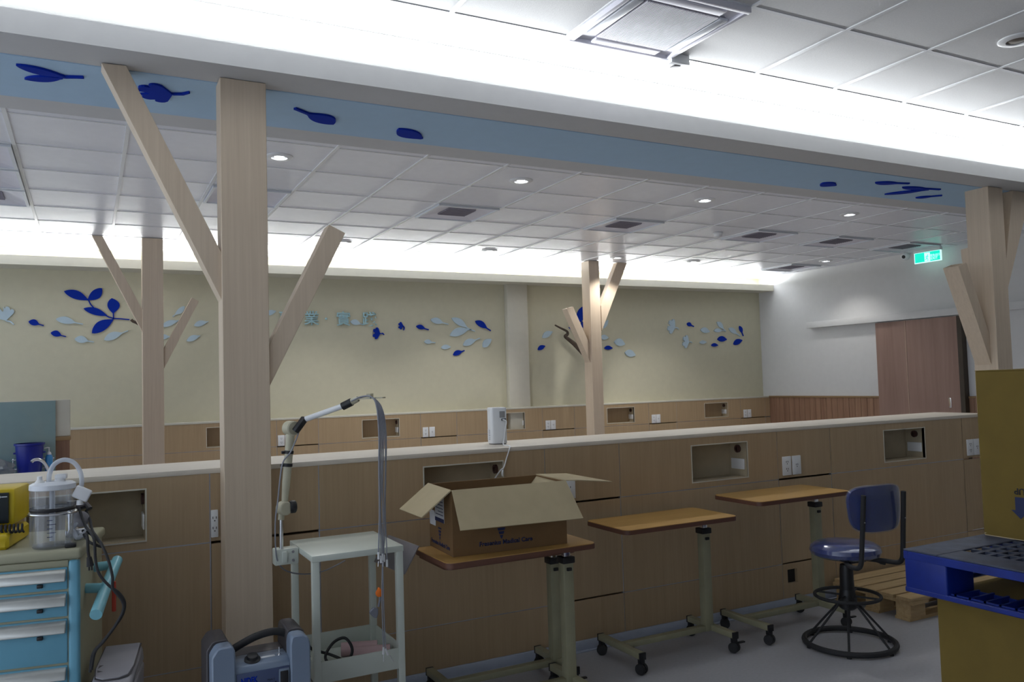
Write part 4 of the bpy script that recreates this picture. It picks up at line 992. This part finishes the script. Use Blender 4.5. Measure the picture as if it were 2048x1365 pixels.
# black cords hanging from the cart
def cord(name, pts, Y, label, r=.0048, extra=None):
    P = [at_y(a, b, Y if len(q) == 2 else q[2]) for q in pts for a, b in (q[:2],)]
    mb = MB().tube(smoothpath(P), r, 8)
    if extra: extra(mb, P)
    return tag(ob(name, mb, RUBB), label, 'cord', 'black cords hanging from the cart')
def plug(mb, P): 
    e = P[-1]; mb.tube([e, e+Vector((.004, 0, -.03))], [.008, .012], 10).tube([e+Vector((0, 0, -.03)), e+Vector((0, 0, -.045))], .003, 6).tube([e+Vector((.008, 0, -.03)), e+Vector((.008, 0, -.045))], .003, 6)
cord('power_cord', [(171, 1076, 3.30), (172, 1068, 3.18), (175, 1078, 3.14), (176, 1100, 3.13), (178, 1115, 3.13)], 3.13, 'short black cord ending in a plug beside the cart', .0048, plug)
cord('power_cord', [(158, 1017, 3.34), (164, 1035, 3.30), (172, 1055, 3.22), (182, 1066, 3.15), (189, 1085, 3.12), (191, 1120, 3.11), (198, 1148, 3.10), (218, 1172, 3.09), (237, 1186, 3.09), (249, 1205, 3.09), (245, 1230, 3.09), (225, 1260, 3.10), (205, 1285, 3.12), (186, 1308, 3.145), (180, 1345, 3.16)], 3.1, 'longer black cord looping outward beside the cart handle')
cord('power_cord', [(172, 1022, 3.36), (180, 1040, 3.32), (185, 1062, 3.24), (196, 1078, 3.14), (206, 1095, 3.10), (218, 1125, 3.08), (225, 1155, 3.07), (226, 1178, 3.07), (243, 1200, 3.07), (247, 1220, 3.07), (232, 1250, 3.09), (208, 1283, 3.11), (190, 1305, 3.135), (183, 1340, 3.15)], 3.1, 'black cord crossing over the turquoise cart handle')
cord('power_cord', [(168, 1070, 3.27), (178, 1084, 3.17), (190, 1090, 3.14), (204, 1094, 3.20), (200, 1086, 3.28), (180, 1068, 3.3), (165, 1062, 3.32)], 3.15, 'tangled black cord lying over the corner of the cart top')

# ------------------------------------------------------------------ pedal bin
t = thing('pedal_bin', 'slim grey plastic bin with lid on the floor beside the cart', 'bin', (.080, 3.165, 0), math.radians(-10))
pr = [(-.085, -.09), (.085, -.09), (.082, .20), (-.082, .20)]
def taper(z0, z1, s0, s1, r, y0=-.10, y1=.20, w=.070):
    b = bmesh.new(); mb = MB().box(-w, w, y0, y1, z0, z1, r, 3)
    for v in mb.bm.verts:
        u = (v.co.z-z0)/(z1-z0); s_ = s0+(s1-s0)*u; v.co.x *= s_; v.co.y = (y0+y1)/2+(v.co.y-(y0+y1)/2)*s_
    b.free(); return mb
ob('bucket_body', taper(.0, .47, .86, 1.0, .012), BING, t)
mb = taper(.465, .535, 1.02, .94, .02)
for v in mb.bm.verts:
    if v.co.z > .5: v.co.z -= max(0, (.06-v.co.y))*.35
ob('lid_frame', mb, BING, t)
lidp = [(-.056, .185), (.058, .185), (.060, .0), (.048, -.045), (.02, -.058), (-.03, -.058), (-.052, -.045), (-.058, .0)]
ob('swing_lid', MB().prism([(a, b, .5345-max(0, (.06-b))*.34) for a, b in lidp], (0, 0, .004), .0015), BING, t)
gr = [(-.060, .187), (.062, .187), (.064, 0), (.051, -.049), (.021, -.062), (-.031, -.062), (-.055, -.049), (-.062, 0)]
ob('lid_gap', MB().prism([(a, b, .5335-max(0, (.06-b))*.34) for a, b in gr], (0, 0, .0016)), DARKG, t)
ob('press_tab', MB().box(-.025, .025, -.112, -.098, .43, .475, .004).box(-.018, .018, -.114, -.110, .44, .455, .002), BING, t)

# ------------------------------------------------------------------ wash basin corner behind the partition
gl = tag(ob('glass_splashback', MB().box(-1.55, -.222, 7.278, 7.287, .80, 1.41, .001), GLASS), 'greenish glass splashback panel above the basin at left', 'glass panel')
sk = thing('wash_counter', 'wash basin counter behind the partition below the glass panel', 'sink', (-.85, 7.0, 0))
ob('counter', MB().box(-1.55, -.2, 6.72, 7.276, .82, .855, .004), PLW, sk, world=True)
ob('cabinet', MB().box(-1.53, -.21, 6.74, 7.27, .0, .82), LAM, sk, world=True, smooth=False)
ob('basin_rim', MB().box(-1.2, -.40, 6.75, 7.0, .855, .865, .004), BUCK, sk, world=True)
fc = [Vector((-.255, 7.02, .86)), Vector((-.262, 7.0, .90)), Vector((-.285, 6.95, .955)), Vector((-.315, 6.91, .985)), Vector((-.345, 6.88, .988)), Vector((-.362, 6.87, .975))]
ob('faucet', MB().tube(smoothpath(fc), .012, 12).lathe([(.022, 0), (.020, .03), (.012, .035)], 16, (-.255, 7.02, .855)).tube([(-.255, 7.03, .90), (-.25, 7.10, .915)], .008, 10), CHROME, sk, world=True)
t = thing('bucket', 'dark blue plastic bucket upside by the basin in front of the glass', 'bucket', (-.388, 7.12, .856))
ob('tub', MB().lathe([(.001, .002), (.076, .002), (.078, .006), (.094, .235), (.091, .235), (.074, .01), (.001, .008)], 32, cap=False), BUCK, t)
ob('rim', MB().lathe([(.093, .225), (.102, .228), (.102, .243), (.091, .243)], 32, cap=False), BUCK, t)
ob('handle_lug', MB().box(-.104, -.08, -.012, .012, .165, .178, .002).box(.08, .106, -.012, .012, .165, .178, .002), BUCK, t)
t = thing('soap_bottle', 'sky blue pump soap bottle beside the dark blue bucket', 'bottle', (-.262, 7.16, .856))
ob('bottle', MB().lathe([(.022, 0), (.026, .004), (.026, .12), (.022, .138), (.014, .148)], 24), SOAP, t)
ob('pump', MB().lathe([(.015, .146), (.016, .152), (.012, .165), (.005, .168), (.004, .195), (.004, .198)], 14).tube([(.004, 0, .197), (-.01, 0, .20), (-.032, -.004, .196)], .0045, 8), PLW, t)
random.seed(5)
bg = MB()
P = []
for i in range(9):
    row = []
    for j in range(15):
        a = 2*PI*j/14; u = i/8; rr = .085*math.sin(PI*(.12+.85*u))*(1+.22*math.sin(3*a+i*1.3)+.15*math.sin(5*a-i))
        row.append((rr*math.cos(a)*1.15, rr*math.sin(a)*.8, .14*u))
    row[14] = row[0]; P.append(row)
tag(ob('plastic_bag', bg.grid(P).xf(Matrix.Translation((-.575, 7.08, .857))), BAG), 'crumpled grey plastic bag left of the dark blue bucket', 'bag')
tag(ob('steel_basket', MB().tube([(-.51, 7.235, .97), (-.23, 7.235, .97)], .006, 8).tube([(-.51, 7.235, .90), (-.23, 7.235, .90)], .006, 8).tube([(-.5, 7.235, .857), (-.5, 7.235, .98)], .005, 8).tube([(-.24, 7.235, .857), (-.24, 7.235, .98)], .005, 8), CHROME), 'thin steel rail rack behind the dark blue bucket', 'rack')

# ------------------------------------------------------------------ swivel chair with footring
t = thing('swivel_chair', 'tall blue swivel chair with plastic-wrapped backrest and black footring base', 'chair', (3.60, 3.10, 0), math.radians(-95))
ob('base_ring', MB().tube([(.228*math.cos(a*PI/24), .228*math.sin(a*PI/24), .020) for a in range(48)], .0145, 10, closed=True), RUBB, t)
for k in range(6):
    a = k*PI/3+.25
    ob('base_spoke', MB().tube([(.224*math.cos(a), .224*math.sin(a), .026), (.045*math.cos(a), .045*math.sin(a), .225)], .006, 8), RUBB, t)
    ob('ring_foot', MB().lathe([(.012, 0), (.012, .01)], 10, (.228*math.cos(a), .228*math.sin(a), 0)), RUBB, t)
ob('hub', MB().lathe([(.034, .19), (.046, .20), (.048, .24), (.040, .275), (.036, .30)], 22), BLACK, t)
ob('footring', MB().tube([(.165*math.cos(a*PI/20), .165*math.sin(a*PI/20), .262) for a in range(40)], .009, 10, closed=True), RUBB, t)
for k in range(4):
    a = k*PI/2+.5
    ob('footring_spoke', MB().tube([(.16*math.cos(a), .16*math.sin(a), .262), (.03*math.cos(a), .03*math.sin(a), .262)], .0055, 8), RUBB, t)
ob('gas_column', MB().lathe([(.036, .285), (.037, .30), (.034, .40), (.031, .425), (.022, .43)], 22), BLACK, t)
ob('piston', MB().lathe([(.012, .42), (.012, .455)], 14), CHROME, t)
ob('seat_mechanism', MB().box(-.07, .09, -.055, .055, .448, .472, .006).lathe([(.148, .470), (.153, .478)], 28), BLACK, t)
st = ob('seat', MB().lathe([(.155, .474), (.172, .484), (.180, .502), (.174, .522), (.150, .538), (.10, .547), (.001, .550)], 40), SEATB, t)
ob('plastic_wrap', MB().lathe([(.153, .473), (.175, .482), (.183, .502), (.177, .524), (.152, .541), (.10, .550), (.001, .553)], 40, cap=False), FILM, st)
ob('height_lever', MB().tube(smoothpath([(.03, .05, .458), (.06, .11, .45), (.075, .16, .432), (.083, .19, .424)]), [.005]*13+[.008]*6, 8), BLACK, t)
for s_ in (-1, 1):
    pth = smoothpath([(.05, s_*.05, .462), (.14, s_*.12, .458), (.215, s_*.138, .462), (.243, s_*.14, .485), (.252, s_*.14, .54), (.262, s_*.138, .65), (.275, s_*.136, .80), (.278, s_*.135, .835)], 6)
    up = ob('back_upright', MB().tube(pth, .0125, 12), RUBB, t)
    sc = MB()
    for z in (.70, .75, .80): sc.lathe([(.004, 0), (.003, .003)], 8, (.279, s_*.137, z), (1, 0, 0))
    ob('screw', sc, CHROME, up)
def backpad(th0, grow):
    N, Mz = 14, 12; F, Bk = [], []
    for i in range(Mz+1):
        v = -1+2*i/Mz; rowf, rowb = [], []
        for j in range(N+1):
            u = -1+2*j/N
            wv = .170+grow; hv = .115+grow
            # superellipse mapping with a wider top
            k = (abs(u)**4+abs(v)**4)**.25 if (u or v) else 1
            m_ = max(abs(u), abs(v)); s_ = m_/k if k else 1
            y = u*s_*wv*(1.0+.06*v); z = .755+v*s_*hv
            cur = -.06*(y/wv)**2*.6
            edge = (1-m_**6)
            rowf.append((.245+cur-(.008+th0*edge), y, z)); rowb.append((.248+cur+(.006+.010*edge), y, z))
        F.append(rowf); Bk.append(rowb)
    mb = MB().grid(F).grid(Bk)
    rim = []
    idx = [(0, j) for j in range(N+1)]+[(i, N) for i in range(1, Mz+1)]+[(Mz, j) for j in range(N-1, -1, -1)]+[(i, 0) for i in range(Mz-1, 0, -1)]
    idx.append(idx[0])
    mb.grid([[F[i][j] for i, j in idx], [Bk[i][j] for i, j in idx]])
    bmesh.ops.remove_doubles(mb.bm, verts=mb.bm.verts[:], dist=1e-5)
    return mb
bp_ = ob('backrest', backpad(.035, 0), SEATB, t)
ob('plastic_wrap', backpad(.040, .006), FILM, bp_)

# ------------------------------------------------------------------ wooden pallet on the floor
t = thing('wooden_pallet', 'pale pine pallet lying on the floor behind the blue plastic pallet', 'pallet', (4.80, 3.42, 0))
for k in range(5):
    y0 = 3.17+k*.118
    ob('deck_board', MB().box(4.20+(.03 if k == 4 else 0), 5.35, y0, y0+.098, .118, .138, .002, 1), PALW, t, world=True, smooth=False)
for x in (4.215, 4.72, 5.20):
    ob('stringer_board', MB().box(x, x+.14, 3.17, 3.74, .096, .118, .001, 1), PALW, t, world=True, smooth=False)
    for y in (3.19, 3.40, 3.62):
        ob('block', MB().box(x+.005, x+.135, y, y+.10, .018, .096, .002, 1), PALW, t, world=True, smooth=False)
for y in (3.19, 3.40, 3.62):
    ob('bottom_board', MB().box(4.21, 5.35, y, y+.10, 0, .018, .001, 1), PALW, t, world=True, smooth=False)

# ------------------------------------------------------------------ big cartons and the blue plastic pallet
PX0, PY1, PZ0, PZ1 = 2.535, 1.935, .683, .83
PX1, PY0 = PX0+1.1, PY1-1.1
t = thing('cardboard_carton', 'large yellow-brown carton standing on the floor under the blue pallet', 'box', (PX0+.55, PY1-.55, 0), 0, 'large yellow cartons')
cx0, cx1, cy0, cy1 = PX0+.09, PX1-.03, PY0+.03, PY1-.055
ob('carton_body', MB().box(cx0, cx1, cy0, cy1, 0, PZ0-.001, .003, 1), CARDY, t, world=True, smooth=False)
ob('seam_tape', MB().box(cx0-.001, cx0+.02, (cy0+cy1)/2-.03, (cy0+cy1)/2+.03, .0, PZ0-.002), CARDY, t, world=True, smooth=False)
t = thing('plastic_pallet', 'scuffed blue plastic pallet with open grid deck between the yellow cartons', 'pallet', (PX0+.55, PY1-.55, PZ0))
# solid rim of the deck and a grid of slots
deck = MB(); b = .13; zt0 = PZ1-.022
for a in ((PX0, PX1, PY0, PY0+b), (PX0, PX1, PY1-b, PY1), (PX0, PX0+b, PY0+b, PY1-b), (PX1-b, PX1, PY0+b, PY1-b)): deck.box(*a, PZ1-.006, PZ1, .002, 1)
ob('deck_rim', deck, PTOP, t, world=True, smooth=False)
gx0, gx1, gy0, gy1 = PX0+b, PX1-b, PY0+b, PY1-b
gm = MB(); nx = 14; ny = 20
for k in range(1, nx):
    x = gx0+(gx1-gx0)*k/nx; gm.box(x-.008, x+.008, gy0, gy1, zt0, PZ1-.002)
for k in range(1, ny):
    y = gy0+(gy1-gy0)*k/ny; gm.box(gx0, gx1, y-.008, y+.008, zt0, PZ1-.003)
ob('deck_grid', gm, PTOP, t, world=True, smooth=False)
# side walls: corner posts, upper skirt, lower frame with its own grid
for x in (PX0, (PX0+PX1)/2-.07, PX1-.15):
    for y in (PY0, (PY0+PY1)/2-.08, PY1-.16):
        w_, d_2 = (.15 if x != (PX0+PX1)/2-.07 else .14), .16
        ob('corner_post', MB().box(x+.001, x+w_-.001, y+.001, y+d_2-.001, PZ0+.01, PZ1-.006, .008, 3), PBLUE, t, world=True)
fr = MB()
for a in ((PX0, PX1, PY0, PY0+.02), (PX0, PX1, PY1-.02, PY1), (PX0, PX0+.02, PY0+.02, PY1-.02), (PX1-.02, PX1, PY0+.02, PY1-.02)):
    fr.box(*a, PZ1-.034, PZ1-.006, .002, 1)
ob('upper_skirt', fr, PBLUE, t, world=True, smooth=False)
lo = MB()
for a in ((PX0, PX1, PY0, PY0+.018), (PX0, PX1, PY1-.018, PY1), (PX0, PX0+.018, PY0, PY1), (PX1-.018, PX1, PY0, PY1)): lo.box(*a, PZ0, PZ0+.018, .003, 1)
for x in (PX0+.018, (PX0+PX1)/2-.07, PX1-.16):
    lo.box(x, x+.006, PY0, PY1, PZ0, PZ0+.022); lo.box(x+.12, x+.126, PY0, PY1, PZ0, PZ0+.016)
    for k in range(22):
        y = PY0+.02+k*.05
        if y < PY1-.02: lo.box(x, x+.126, y, y+.008, PZ0, PZ0+.022)
ob('bottom_grid', lo, PBLUE, t, world=True, smooth=False)
t = thing('cardboard_carton', 'tall yellow-brown carton printed with an upside-down arrow on the blue pallet', 'box', (3.5, 1.4, PZ1), 0, 'large yellow cartons')
ux0, ux1, uy0, uy1, uz1 = 2.98, 3.72, .98, 1.925, 1.447
ob('carton_body', MB().box(ux0, ux1, uy0, uy1, PZ1, uz1-.004, .003, 1), CARDY, t, world=True, smooth=False)
ob('top_flap', MB().prism([(ux0, uy0, uz1-.004), (ux0, uy1, uz1-.004), (ux0+.36, uy1, uz1-.001), (ux0+.36, uy0, uz1-.001)], (0, 0, .003)).prism([(ux1, uy0, uz1-.004), (ux1, uy1, uz1-.004), (ux1-.36, uy1, uz1-.001), (ux1-.36, uy0, uz1-.001)], (0, 0, .003)), CARDY, t, world=True, smooth=False)
ob('bottom_tape', MB().box(ux0-.0015, ux0, uy0+.3, uy1-.005, PZ1+.0, PZ1+.003).prism([(ux0-.001, uy1-.012, PZ1+.01), (ux0-.001, uy1-.004, PZ1+.01), (ux0-.001, uy1-.004, PZ1+.004)], (-.001, 0, 0)), CARDI, t, world=True, smooth=False)
e_ = ux0-.0006
A1 = [at_x(*q, ux0) for q in ((2030, 994.5), (2031.5, 1021), (2023, 1021), (2042, 1039))]
def fx(p): return (e_, p.y, p.z)
yc = A1[3].y; hw = A1[2].y-yc; sw_ = A1[0].y-yc; z_t, z_m, z_b = A1[0].z, A1[1].z, A1[3].z
ob('arrow_mark', MB().prism([(e_, yc+sw_, z_t), (e_, yc+sw_, z_m), (e_, yc+hw, z_m), (e_, yc, z_b), (e_, yc-hw, z_m), (e_, yc-sw_, z_m), (e_, yc-sw_, z_t)], (-.0008, 0, 0)), INKB, t, world=True, smooth=False)
q0 = at_x(2029, 977, ux0); hgt = q0.z-at_x(2029, 989.5, ux0).z
# lettering upside down: reads UP when the carton is turned over
ob('lettering', text_mb('UP', hgt*1.40, (ux0-.0006, yc-sw_*1.22, q0.z), (0, 1, 0), (0, 0, -1), .0008, .0006), INKK, t, world=True, smooth=False)
